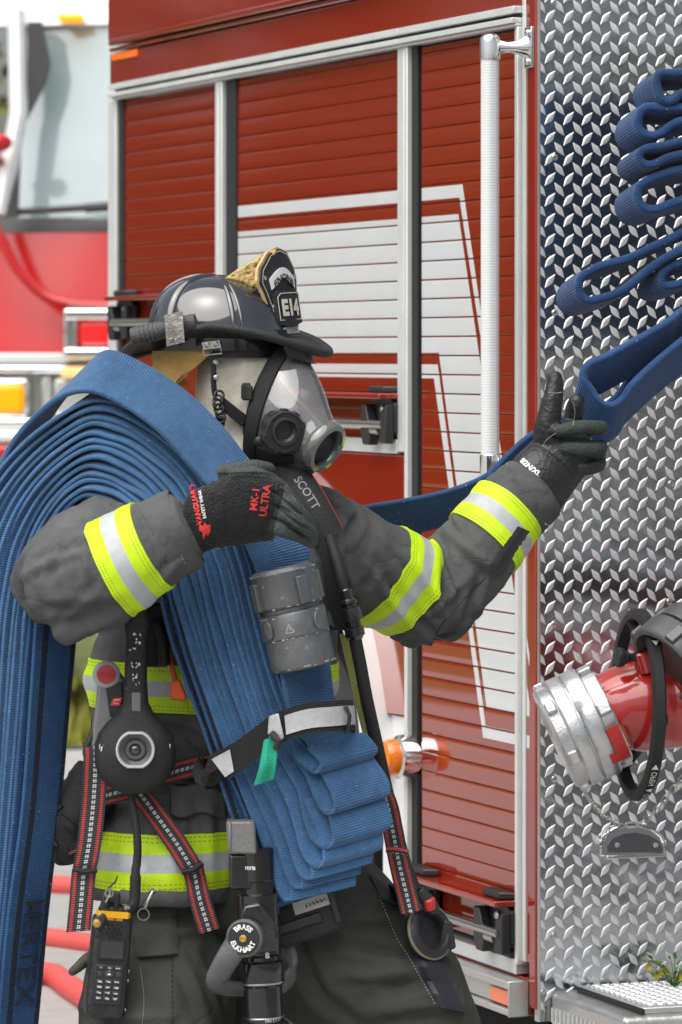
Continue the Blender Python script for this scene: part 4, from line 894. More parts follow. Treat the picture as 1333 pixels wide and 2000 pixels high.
# near sleeve, far sleeve, chest and skirt
CF += [(60, 1085, 215, 1035, 13, 10), (48, 1130, 140, 1075, 12, 9), (75, 1175, 250, 1150, 15, 8), (70, 1225, 235, 1190, 14, -11), (110, 1262, 262, 1205, 12, 12), (105, 1235, 190, 1120, 13, -7), (155, 1040, 175, 1150, 12, 7), (130, 1055, 100, 1130, 10, -8), (330, 970, 352, 1075, 9, 8), (300, 1140, 352, 1065, 10, -9), (340, 985, 325, 1060, 8, 6), (60, 1150, 95, 1240, 12, -7),
       (742, 1090, 862, 1262, 13, -13), (800, 1080, 872, 1225, 12, 13), (858, 1055, 900, 1160, 11, -13), (872, 1042, 975, 1112, 13, 12), (860, 1090, 880, 1215, 11, -11), (720, 1235, 850, 1268, 12, -9), (835, 1205, 905, 1130, 11, 9), (655, 1050, 690, 1165, 14, 12), (640, 1085, 690, 1015, 15, -13), (700, 1015, 672, 1085, 12, -12), (930, 1195, 1000, 1095, 13, 8), (900, 1215, 950, 1120, 11, -8), (690, 1180, 730, 1110, 12, -9), (600, 965, 690, 1000, 13, 9), (1000, 905, 1040, 985, 10, 6), (885, 1010, 930, 1060, 10, 9),
       (330, 1530, 452, 1556, 12, 10), (195, 1560, 330, 1545, 13, -9), (432, 1560, 448, 1730, 10, 10), (220, 1590, 240, 1735, 12, -7), (375, 1580, 360, 1735, 13, -7), (300, 1590, 290, 1730, 14, 7), (330, 1400, 425, 1445, 13, 9), (400, 1580, 410, 1735, 10, 7), (200, 1600, 205, 1735, 11, 7), (330, 1430, 400, 1490, 12, -9), (180, 1300, 230, 1440, 14, -9), (340, 1300, 390, 1420, 13, 8)]
ARMS = [(P(600, 1040, .0), P(850, 1180, .17)), (P(850, 1180, .17), P(1043, 952, .285)), (P(120, 1155, -.38), P(362, 1032, -.44))]
def coat_disp(p):
    r = noise.noise(p * 7) * (.009 if p.x > -.2 else .005) + noise.noise(p * 17 + V((4, 2, 9))) * .003
    best = None
    for a, b in ARMS:      # fine wrinkles run round the sleeves
        d = (b - a); L = d.length; d.normalize(); t = (p - a).dot(d); rad = (p - a - d * t).length
        if -.05 < t < L + .03 and rad < .17: best = (a, d, t, p - a - d * t); break
    if best:
        a, d, t, q_ = best; r += ((.5 - abs(noise.noise(V((t * 26, q_.x * 5, q_.z * 5)) + a * 3))) - .3) * .008 + noise.noise(V((t * 48, q_.x * 12, q_.z * 12))) * .0018
    else: r += ((.5 - abs(noise.noise(V((p.x * 11, p.y * 9, p.z * 7)) + V((1, 7, 3)))))-.3) * .011
    x, y = pxof(p); return r + pxfolds(CF, x, y, (.75 if x < 330 and y < 1290 else 1.0) if p.y < D0 + .22 else 0.0)
def coat():
    g = G()
    ell(g, [(320, 1738, -.07, .140, .165, -.1), (323, 1690, -.07, .142, .165, -.1), (328, 1620, -.06, .142, .155, -.1), (345, 1560, -.045, .152, .140, -.15), (360, 1505, -.03, .168, .125, -.25), (385, 1440, -.03, .205, .135, -.35), (412, 1340, -.03, .262, .150, -.45), (430, 1220, -.03, .255, .155, -.5), (440, 1100, -.03, .230, .145, -.5), (448, 1020, -.03, .20, .125, -.5), (462, 970, -.02, .13, .1, -.5), (474, 930, -.02, .085, .08, -.5), (480, 905, -.02, .08, .078, -.5)])
    limb(g, [(270, 1050, -.12, .10), (205, 1075, -.22, .108), (150, 1115, -.31, .108), (112, 1160, -.37, .10)])
    limb(g, [(122, 1150, -.38, .104), (178, 1128, -.42, .108), (245, 1095, -.435, .096), (305, 1060, -.44, .083), (345, 1040, -.44, .076), (362, 1032, -.44, .074)])
    limb(g, [(590, 1035, .0, .10), (650, 1070, .05, .110), (715, 1108, .09, .108), (790, 1152, .14, .106), (845, 1180, .17, .096)])
    limb(g, [(835, 1185, .17, .092), (880, 1140, .20, .092), (935, 1070, .23, .084), (990, 1005, .26, .077), (1030, 965, .28, .072), (1043, 952, .285, .071)])
    vs, fs, ns = fuse(g, .0062, 7)
    vs = crumple(vs, ns, coat_disp); gg = G(); gg.add(vs, fs)
    o = obj('turnout_coat', gg, M['coat'], FFR, smooth=180, recalc=False); return o, bvh_of(vs, fs)
COAT, CB = coat()
def band(name, c0, c1, n0, hint=(0, 0, 1), rmax=.17, lift=.0045, mt=None, w=None, parent=None, nx=12, nt=72):
    """tape right round a sleeve or the coat: points found on the cloth from the axis outwards"""
    c0, c1 = V(c0), V(c1); a, u, v_ = frame(n0, hint); g = G(); rings = []; uvs = []
    for i in range(nx + 1):
        t = min(max((i - 1) / (nx - 2), 0), 1); c = c0.lerp(c1, t); ring = []; rad = []; dd = []
        for j in range(nt):
            th = 2 * math.pi * j / nt; d = u * math.cos(th) + v_ * math.sin(th); h = CB.ray_cast(c, d, rmax * 1.6)
            rad.append(min(h[3] if h[0] is not None else rmax, rmax)); dd.append(d)
        sm_ = rad
        for _ in range(4): sm_ = [(sm_[j - 1] + sm_[j] * 2 + sm_[(j + 1) % nt]) / 4 for j in range(nt)]
        for j in range(nt): ring.append(c + dd[j] * (max(sm_[j], min(rad[j], sm_[j] + .010)) + (-.004 if i in (0, nx) else lift)))
        for j in range(nt): uvs.append((min(max((i - 1) / (nx - 2), 0), 1), j / nt * 2 * math.pi * .1))
        rings.append(ring)
    # even out single-ray spikes
    for r in rings:
        ax_c = None
    g.loft(rings, True, False, 0, uvs); return obj(name, g, mt or M['trimtape'], parent or COAT, smooth=60)
def bandpx(name, a, b, n_, **k): return band(name, P(*a), P(*b), n_, **k)
dn1 = (P(300, 1055, -.44) - P(215, 1097, -.43)).normalized()
bandpx('reflective_band', (214, 1100, -.43), (298, 1058, -.44), P(345, 1040, -.45) - P(178, 1125, -.42), rmax=.13)
bandpx('reflective_band', (738, 1112, .10), (800, 1155, .145), P(800, 1158, .14) - P(735, 1115, .1), rmax=.14)
bandpx('reflective_band', (943, 1063, .235), (1003, 1000, .268), P(1003, 1000, .265) - P(943, 1066, .235), rmax=.12)
bandpx('reflective_band', (414, 1382, -.03), (414, 1290, -.03), V((0, 0, 1)), hint=(1, 0, 0), rmax=.30, nt=96)
bandpx('reflective_band', (323, 1722, -.07), (328, 1614, -.06), V((0, 0, 1)), hint=(1, 0, 0), rmax=.22, nt=96)
# cuffs, hem, tab, pocket and seams
def cuff(c0, c1, n0, rmax, name='cuff'): return bandpx(name, c0, c1, n0, rmax=rmax, lift=.004, mt=M['coat'], nx=6)
def sleeve_end(c, ax, r0, r1, ln, parent=COAT):
    """open sleeve mouth: outer wall, turned lip and dark lining"""
    g = G(); a, u, v_ = frame(ax); rings = []
    for h, r in ((-.02, r0 * 1.0), (0, r0), (ln * .55, (r0 + r1) / 2 * 1.01), (ln, r1), (ln + .002, r1 - .003), (ln - .004, r1 - .007), (ln - .05, r1 - .012)):
        rings.append([c + a * (h + .006 * noise.noise(V((math.cos(t) * 2, math.sin(t) * 2, c.x)))) + (u * math.cos(t) + v_ * math.sin(t)) * (r * (1 + .05 * noise.noise(V((math.cos(t) * 1.7, math.sin(t) * 1.7, h * 25 + c.x * 3))))) for t in [2 * math.pi * j / 40 for j in range(40)]])
    g.loft(rings, True, False); return obj('cuff', g, M['coat'], parent, smooth=60)
sleeve_end(P(330, 1046, -.44), P(362, 1030, -.44) - P(320, 1050, -.44), .080, .079, .034)
sleeve_end(P(1012, 986, .272), P(1043, 952, .285) - P(1012, 986, .272), .075, .076, .046)
g = G(); ps = [castpx(CB, x, y, .006) for x, y in ((1012, 1028), (1036, 1038), (978, 1124), (952, 1110))]; c_ = sum(ps, V()) / 4; rows = []
for i in range(9):
    a = ps[0].lerp(ps[3], i / 8); b = ps[1].lerp(ps[2], i / 8); rows.append([castpx(CB, 667 + q_.x * F / q_.y, 690 - (q_.z - CZ) * F / q_.y, .0085 - .003 * abs(j - 2)) for j, q_ in enumerate([a.lerp(b, k / 4) for k in range(5)])])
g.sheet(rows, .005); obj('sleeve_tab', g, M['blk'], COAT)
stitch = mat('pale_stitching', (.42, .42, .40), .8)
def stitches(bvh, pts, parent, mt=stitch, n=40, dash=True, r=.0007, name='stitching'):
    pp = seam(bvh, pts, r, n, .0012); g = G()
    for i in range(0, n - 1, 2 if dash else 1): g.tube([pp[i], pp[i + 1]], r, 5)
    return obj(name, g, mt, parent, smooth=60)
stitches(CB, [(948, 1128), (905, 1170), (868, 1215), (842, 1262)], COAT, M['blk'], 60, False, .0014, 'sleeve_seam')
stitches(CB, [(322, 966), (330, 1010), (345, 1060), (362, 1100)], COAT); stitches(CB, [(960, 940), (1000, 985), (1075, 1028)], COAT)
# chest pocket flap and lower pocket
g = G(); rows = [[castpx(CB, 335 + 105 * j / 8, 1530 + 62 * i / 5 + 6 * math.sin(j), .012 + .004 * math.sin(j * 1.3) - (.006 if i in (0,) else 0), -.16) for j in range(9)] for i in range(6)]; g.sheet(rows, .008); obj('pocket_flap', g, M['coat'], COAT, bevel=.003)
# hem : rolled lower edge
g = G(); rings = []
for h, rr in ((1718, 1.02), (1728, 1.035), (1745, 1.03), (1750, .98), (1735, .95)):
    rings.append([P(320, h, -.07) + V((.142 * rr * math.cos(a) - 0 + .004 * noise.noise(V((math.cos(a) * 3, math.sin(a) * 3, 1))), .168 * rr * math.sin(a), .008 * noise.noise(V((math.cos(a) * 2, math.sin(a) * 2, 5))))) for a in [2 * math.pi * j / 48 for j in range(48)]])
g.loft(rings, True, False); obj('hem', g, M['coat'], COAT, smooth=60)
# collar
g = G(); rings = [[P(x, y, -.02) + V((rx * math.cos(a), ry * math.sin(a), .012 * math.cos(a))) for a in [2 * math.pi * j / 36 for j in range(36)]] for x, y, rx, ry in ((466, 985, .12, .105), (474, 940, .10, .092), (482, 900, .095, .088), (482, 898, .085, .08), (478, 940, .08, .078))]
g.loft(rings, True, False); obj('collar', g, M['coat'], COAT, smooth=60)
# ---------------- trousers
TF += [(610, 1775, 790, 1800, 14, 12), (640, 1840, 830, 1850, 16, -12), (660, 1900, 860, 1885, 16, 13), (700, 1950, 880, 1925, 15, -12), (720, 1990, 900, 1960, 15, 11), (585, 1740, 640, 1930, 16, 12), (250, 1835, 430, 1800, 14, 9), (400, 1860, 470, 2000, 18, -13), (170, 1965, 340, 1990, 14, 10), (350, 1870, 420, 2000, 16, 10), (590, 1900, 700, 2000, 17, -10), (200, 1860, 190, 2000, 14, -8), (280, 1780, 400, 1770, 12, 8), (380, 1760, 470, 1880, 15, -10)]
def trous_disp(p):
    r = noise.noise(p * 6) * .010 + noise.noise(p * 15 + V((3, 1, 2))) * .005 + ((.5 - abs(noise.noise(V((p.x * 9, p.y * 9, p.z * 6))))) - .3) * .012
    x, y = pxof(p); return r + pxfolds(TF, x, y, 1.0 if p.y < D0 + .05 else 0)
def trousers():
    g = G()
    ell(g, [(450, 1800, -.02, .2, .13, -.2), (440, 1740, -.02, .21, .135, -.2), (420, 1660, -.02, .175, .125, -.2), (400, 1560, -.02, .155, .115, -.2), (395, 1500, -.02, .145, .11, -.2)])
    limb(g, [(335, 1740, -.04, .125), (318, 1850, -.08, .155), (308, 1980, -.14, .15), (295, 2100, -.18, .128), (280, 2250, -.12, .108), (266, 2405, -.07, .096)])
    limb(g, [(540, 1690, .02, .150), (608, 1795, .02, .168), (688, 1890, .01, .165), (762, 1945, -.01, .138), (798, 2005, -.02, .118), (815, 2200, .03, .1), (830, 2405, .08, .092)])
    limb(g, [(455, 1740, -.0, .11), (475, 1860, .04, .085), (490, 2000, .06, .06)])
    vs, fs, ns = fuse(g, .0075, 7); vs = crumple(vs, ns, trous_disp); gg = G(); gg.add(vs, fs)
    return obj('turnout_trousers', gg, M['trous'], FFR, smooth=180, recalc=False), bvh_of(vs, fs)
TROU, TB = trousers()
g = G(); rows = [[castpx(TB, 262 + 80 * j / 6 + 6 * i / 7, 1740 + 130 * i / 7 - 6 * j / 6, .012 - (.009 if i == 0 or j in (0, 6) else 0), -.2) for j in range(7)] for i in range(8)]; g.sheet(rows, .006); obj('pocket_flap', g, M['trous'], TROU)
stitches(TB, [(345, 1750), (338, 1880), (338, 2000)], TROU, M['blk'], 50, True, .001); stitches(TB, [(742, 1750), (775, 1830), (800, 1870), (850, 1960)], TROU, stitch, 70, True, .0006); stitches(TB, [(275, 1890), (282, 1950), (278, 2010)], TROU, stitch, 50, True, .0005)
g = G(); rows = [[castpx(TB, 722 + 60 * j / 6 + 25 * i / 5, 1712 + 20 * j / 6 + 44 * i / 5, .014 - (.010 if i == 0 or j in (0, 6) else 0), -.1) for j in range(7)] for i in range(6)]; g.sheet(rows, .007); obj('pocket_flap', g, M['trous'], TROU)
g = G(); rows = [[castpx(TB, 800 + 46 * j / 5 + 62 * i / 9, 1848 + 10 * j / 5 + 120 * i / 9, .010 - (.008 if j in (0, 5) else 0), -.1) for j in range(6)] for i in range(10)]; g.sheet(rows, .006); obj('knee_patch', g, mat('navy_knee_patch', (.018, .019, .026), .55, bump=(20, .4, 4)), TROU)
for x, y, d, fx in ((266, 2402, -.07, 60), (832, 2402, .08, 80)):
    g = G(); c = P(x, y, d); sole = P(x, 2440, d); fw = V((.85, -.5, 0)) if fx == 60 else V((.95, -.3, 0))
    fw.normalize(); sd_ = V((-fw.y, fw.x, 0))
    g.loft([[V((c.x, c.y, zz)) + fw * (o_ + lx * math.cos(a)) + sd_ * (ly * math.sin(a)) for a in [2 * math.pi * j / 20 for j in range(20)]] for zz, o_, lx, ly in ((.012, .06, .16, .055), (.05, .06, .155, .058), (.09, .035, .12, .055), (.14, .0, .075, .062), (.26, 0, .08, .075), (.3, 0, .08, .075))])
    obj('boot', g, M['leath'], FFR)
# ---------------- hood
def hood():
    g = G(); fwd = V((.93, -.36, -.10)).normalized(); lat = V((.36, .93, 0)).normalized(); u = fwd.cross(lat) * -1; hc = P(492, 752, 0)
    g.sphere(hc + fwd * -.012, (.098, .098, .142), 32, 24, ax=(fwd, lat, u))
    ell(g, [(440, 975, -.02, .115, .10, -.4), (450, 930, -.02, .098, .09, -.4), (468, 880, -.015, .082, .08, -.4), (478, 830, -.01, .082, .086, -.4), (485, 780, -.005, .085, .09, -.4)])
    vs, fs, ns = fuse(g, .005, 6)
    def dsp(p): return noise.noise(p * 16) * .003 + (.5 - abs(noise.noise(V((p.x * 30, p.y * 30, p.z * 9))))) * .004
    vs = crumple(vs, ns, dsp); fwdc = P(585, 800, -.05)
    gg = G(); gg.add(vs, [f for f in fs if all((vs[i] - hc).dot(fwd) < .068 or vs[i].z < P(0, 880).z for i in f)])
    return obj('hood', gg, M['hood'], FFR, smooth=180, recalc=False), bvh_of(vs, fs)
HOOD, HBV = hood()
# ---------------- helmet
helm = mat('black_helmet_shell', (.016, .018, .024), .10, coat=1.0, bump=(6, .03, 2)); helm.node_tree.nodes['Principled BSDF'].inputs['Coat IOR'].default_value = 1.75; brimm = mat('black_rubber_edge', (.02, .02, .021), .62, bump=(260, .35, 3))
def helmet():
    c = P(431, 655, 0); A, B, H = .137, .120, .116; fx = V((.96, -.28, 0)).normalized(); ly = V((.28, .96, 0))
    tl = math.radians(-2); 
    def dome(a, e, k=1.0):     # azimuth, elevation 0..pi/2
        ce, se = math.cos(e), math.sin(e); s = 1.0
        return c + fx * (A * k * ce ** .85 * math.cos(a) - .012 * se) + ly * (B * k * ce ** .85 * math.sin(a)) + UP * (H * k * se ** .92)
    g = G(); NA, NE = 72, 20; rings = []
    for i in range(NE):
        e = math.pi / 2 * i / (NE - .6)
        rings.append([dome(2 * math.pi * j / NA, e) for j in range(NA)])
    g.loft([[p - UP * .03 for p in rings[0]]] + rings, True, True); root = obj('helmet', g, helm, FFR, smooth=50)
    # ribs over the crown
    g = G()
    for a0, wd in ((math.radians(118), .013), (math.radians(-118), .013), (math.radians(62), .006), (math.radians(-62), .006), (math.radians(180), .010), (math.radians(55), .004), (math.radians(-55), .004)):
        pts = []
        for i in range(16):
            e = math.radians(4) + (math.pi / 2 - math.radians(4)) * i / 15; pts.append(dome(a0 if True else 0, e, 1.004))
        g.tube(pts, lambda u: wd * (1 - .45 * u), 8, flat=.55, hint=(0, 0, 1))
    split_obj('crown_rib', g, helm, root, smooth=60)
    # saddle brim
    ca = V((.0, 0, 0)); bc = P(443, 664, 0); BA, BB = .201, .160
    def bz(a): ch = abs(math.cos(a)); return .026 - .052 * ch ** 2.0 - (.004 if math.cos(a) < 0 else 0)
    def edge(a, k=1.0): return bc + fx * (BA * k * math.cos(a)) + ly * (BB * k * math.sin(a)) + UP * (bz(a) * k ** 1.5)
    g = G(); rows = []
    for i in range(9):
        t = i / 8; rows.append([dome(2 * math.pi * j / 72, 0, .97).lerp(edge(2 * math.pi * j / 72, .985), t) + UP * (.008 * math.sin(math.pi * t) - .004 * (1 - t)) for j in range(72)])
    low = [[p - UP * .006 for p in r] for r in rows[::-1]]; g.loft(rows + low, True, False); br = obj('brim', g, brimm, root, smooth=60)
    g = G(); N_ = 96; pts = [edge(2 * math.pi * j / N_) for j in range(N_)]; rings = []
    for j in range(N_):
        d = (pts[(j + 1) % N_] - pts[j - 1]).normalized(); o = (pts[j] - bc); o.z = 0; o.normalize(); w_ = d.cross(o)
        rings.append([pts[j] + o * (.0115 * math.cos(b)) + w_ * (.0090 * math.sin(b)) for b in [2 * math.pi * k / 12 for k in range(12)]])
    rings.append(rings[0]); g.loft(rings, True, False); obj('brim_edge', g, brimm, br, smooth=60)
    # inner liner
    g = G(); g.loft([[bc + fx * (.128 * k * math.cos(a)) + ly * (.108 * k * math.sin(a)) + UP * z for a in [2 * math.pi * j / 40 for j in range(40)]] for k, z in ((1, -.035), (1.0, .02), (.9, .02))]); obj('liner', g, M['blk'], root)
    # leather front piece : stands at the front, faces forward and a little to the camera
    wv = V((.54, .84, .05)).normalized(); uv_ = (P(541, 488, 0) - P(566, 645, 0)).normalized(); uv_ = (uv_ - wv * uv_.dot(wv)).normalized(); nf = uv_.cross(wv) * -1
    if nf.x < 0: nf = -nf
    o = P(565, 648, -.03); S = lambda x, y, l=0: o + wv * x + uv_ * y + nf * (l + .02 * -(x / .06) ** 2 * .5)
    out = [(0, .163), (-.03, .155), (-.058, .125), (-.064, .100), (-.056, .080), (-.046, .045), (-.038, .015), (-.034, -.005), (.034, -.005), (.038, .015), (.046, .045), (.056, .080), (.064, .100), (.058, .125), (.03, .155)]
    def plate(outl, l0, l1, mt, name, par=root):
        g = G(); n = len(outl); cx = sum(x for x, y in outl) / n; cy = sum(y for x, y in outl) / n; g.v = []
        rr = []
        for l, ks in ((l0, (1.0, .5)), (l1, (1.0, .66, .33))):
            for k in (ks if l == l1 else ks[:1]): rr.append([S(cx + (x - cx) * k, cy + (y - cy) * k, l) for x, y in outl])
        g.loft(rr, True, True); return obj(name, g, mt, par, smooth=30)
    lea = mat('black_leather', (.020, .020, .022), .38, bump=(200, .25, 3)); tanl = mat('tan_leather', (.55, .40, .18), .65, bump=(90, .4, 4)); cream = mat('cream_thread', (.66, .63, .55), .7)
    sh = plate([(x * 1.05, y * 1.02 + (.0 if y < .1 else .001)) for x, y in out], -.006, 0, tanl, 'front_shield'); plate(out, .0005, .004, lea, 'leather_face', sh)
    g = G(); pts = [S(x * .93, .078 + (y - .078) * .95, .0048) for x, y in out]; pts.append(pts[0])
    for i in range(len(pts) - 1):
        a, b = pts[i], pts[i + 1]; n = max(2, int((b - a).length / .004))
        for k in range(n): g.tube([a.lerp(b, k / n), a.lerp(b, (k + .6) / n)], .0008, 5)
    for pl in ([(-.040, .020), (-.040, .07), (-.03, .078), (.03, .078), (.04, .07), (.04, .02), (-.04, .02)],):
        pp = [S(x * .92, .045 + (y - .045) * .9, .0135) for x, y in pl]
        for a, b in zip(pp[:-1], pp[1:]): g.tube([a, b], .0008, 5)
    obj('stitching', g, cream, sh)
    plate([(-.042, .016), (-.042, .072), (-.03, .081), (.03, .081), (.042, .072), (.042, .016), (.0, .008)], .005, .012, lea, 'number_panel', sh)
    arc = [(-.043 + .086 * k / 10, .104 + .022 * math.sin(math.pi * k / 10)) for k in range(11)]; arc2 = [(-.040 + .080 * k / 10, .084 + .022 * math.sin(math.pi * k / 10)) for k in range(11)][::-1]
    plate(arc + arc2, .0045, .0065, M['wht'], 'title_panel', sh); plate([(-.031, -.004), (-.031, .009), (.031, .009), (.031, -.004)], .0045, .0065, M['wht'], 'town_panel', sh)
    g = text_geo('ENGINE', .021, lambda x, y, l: S(x * .92, .105 + y - .022 * (x / .043) ** 2 * .9, l + .0068), bold=.0006); g = text_geo('BOULDER', .011, lambda x, y, l: S(x, .0025 + y, l + .0068), g=g); obj('lettering', g, M['blkink'], sh, recalc=False, smooth=0)
    g = text_geo('E14', .042, lambda x, y, l: S(x * .92, .045 + y, l + .0125), bold=.0022); obj('lettering', g, cream, sh, recalc=False, smooth=0)
    g = G()
    for x, y in ((-.052, .108), (-.040, .052), (.052, .108), (.04, .052)): g.lathe(S(x, y, .0045), nf, [(.0045, 0), (.0045, .001), (.003, .0022), (.001, .0022)], 10)
    split_obj('rivet', g, M['chrome'], sh)
    # carved holder behind the front piece
    g = G(); poly = [(437, 545), (462, 527), (495, 507), (528, 489), (541, 487), (528, 520), (512, 545), (506, 566), (486, 560), (462, 550)]
    g.prism([P(x, y, -.045 + .0 * x) for x, y in poly], V((.01, .085, 0)))
    gold = mat('carved_gold_leather', (.52, .36, .13), .55); q = N(gold); n1 = q.noise(55, 5, rough=.7); vr = q.n.new('ShaderNodeTexVoronoi'); vr.inputs['Scale'].default_value = 95; q.l.new(q.objc(), vr.inputs['Vector'])
    q.base(q.mix(q.math('LESS_THAN', vr.outputs['Distance'], .24), (.52, .37, .14, 1), (.06, .035, .012, 1))); q.bump(q.math('ADD', n1, vr.outputs['Distance']), 1.0, .006); obj('shield_holder', g, gold, root, bevel=.004)
    # neck protector (tan) and chin strap
    g = G(); tan = mat('tan_neck_flap', (.50, .31, .095), .85, bump=(40, .5, 4), var=(20, .15))
    rows = []
    for i in range(12):
        t = i / 11; row = []
        for j in range(15):
            s = j / 14; a = math.radians(-80 - 36 * t - 115 * s); r_ = .124 + .012 * s; k = (.035 + .045 * t) if True else 0
            p = bc + fx * (r_ * (1.02 + .10 * t * s) * math.cos(a) - .012 * t) + ly * (r_ * .93 * math.sin(a)) + UP * (-.005 - t * (.085 + .055 * math.sin(math.pi * min(1, s * 1.6)))); p += fx * (.006 * math.sin(j * 2.2 + i * .4))
            row.append(p)
        rows.append(row)
    g.sheet(rows, .005); obj('neck_flap', g, tan, root, smooth=60)
    sb = G(); lp = [P(418, 690, -.135), P(423, 720, -.132), P(424, 755, -.128), P(430, 785, -.122), P(445, 802, -.118), P(470, 822, -.108)]
    cc = cr(lp, 30); grid = [[p + V((.0105 * (j / 2 - 1), -.002 * (1 - abs(j - 1)), .0)) for j in range(3)] for p in cc[:17]]; sb.sheet(grid, .004)
    sb.prism([P(437, 775, -.13), P(487, 815, -.118), P(474, 834, -.115), P(427, 796, -.127)], V((0, .012, 0)))
    for k in range(9):
        p = P(429 - 3 * math.sin(k), 772 + 9 * k, -.133); sb.ring(p, V((.3 * (-1) ** k, -1, .2)), .009, .0028, 14, 6)
    sb.tube([P(430, 812, -.13), P(432, 845, -.125), P(438, 870, -.118), P(470, 905, -.11), P(510, 935, -.10)], .0055, 8)
    obj('chin_strap', sb, lea, root, bevel=.0015)
    sb = G(); sb.box(P(414, 674, -.148), V((.017, 0, .002)), V((0, .002, 0)), V((-.002, 0, .007)))
    sb.tube([P(398, 680, -.146), P(400, 694, -.146), P(434, 690, -.146), P(431, 677, -.146)], .0018, 6)
    for x, y in ((406, 674), (423, 672), (422, 708), (423, 738)): sb.lathe(P(x, y, -.150 + (.012 if y > 690 else 0)), V((0, -1, 0)), [(.0055, 0), (.0055, .002), (.003, .004), (.001, .004)], 10)
    obj('buckle', sb, M['steel'], root)
    return root
HELM = helmet()
# flashlight clipped on the brim
FL = thing('flashlight', 'grey ribbed flashlight held by a steel clip on the helmet brim', 'flashlight', P(320, 642, -.15))
fa, fb = P(259, 658, -.128), P(385, 628, -.150); fax = (fb - fa).normalized(); fm = mat('dark_grey_rubber', (.060, .062, .066), .6, bump=(200, .3, 2))
g = G(); pr = [(.0165, 0), (.0175, .002), (.0175, .012)]
for k in range(5): pr += [(.0185, .013 + k * .009), (.0185, .019 + k * .009), (.0172, .0195 + k * .009), (.0172, .0215 + k * .009)]
pr += [(.0155, .062), (.0145, .075), (.0145, .098), (.0165, .100), (.0168, .122), (.0155, .129), (.011, .1295)]
g.lathe(fa, fax, pr, 28); obj('barrel', g, fm, FL, smooth=40)
g = G(); g.box(P(342, 642, -.174), V((.0175, -.003, .004)), V((0, .0015, 0)), V((-.002, 0, .030))); g.box(P(338, 616, -.160), V((.0175, -.003, .004)), V((0, .015, 0)), V((0, 0, .0015)))
for x, y in ((336, 664), (352, 660)): g.lathe(P(x, y, -.1755), V((0, -1, 0)), [(.0048, 0), (.0048, .001), (.003, .0025), (.001, .0025)], 10)
for r_ in (.012, .0075): g.ring(P(341, 636, -.1755), V((0, -1, 0)), r_, .0006, 24, 5)
obj('clip', g, mat('worn_steel_clip', (.30, .29, .27), .4, .9, bump=(120, .3, 4), var=(40, .35)), FL, bevel=.001)
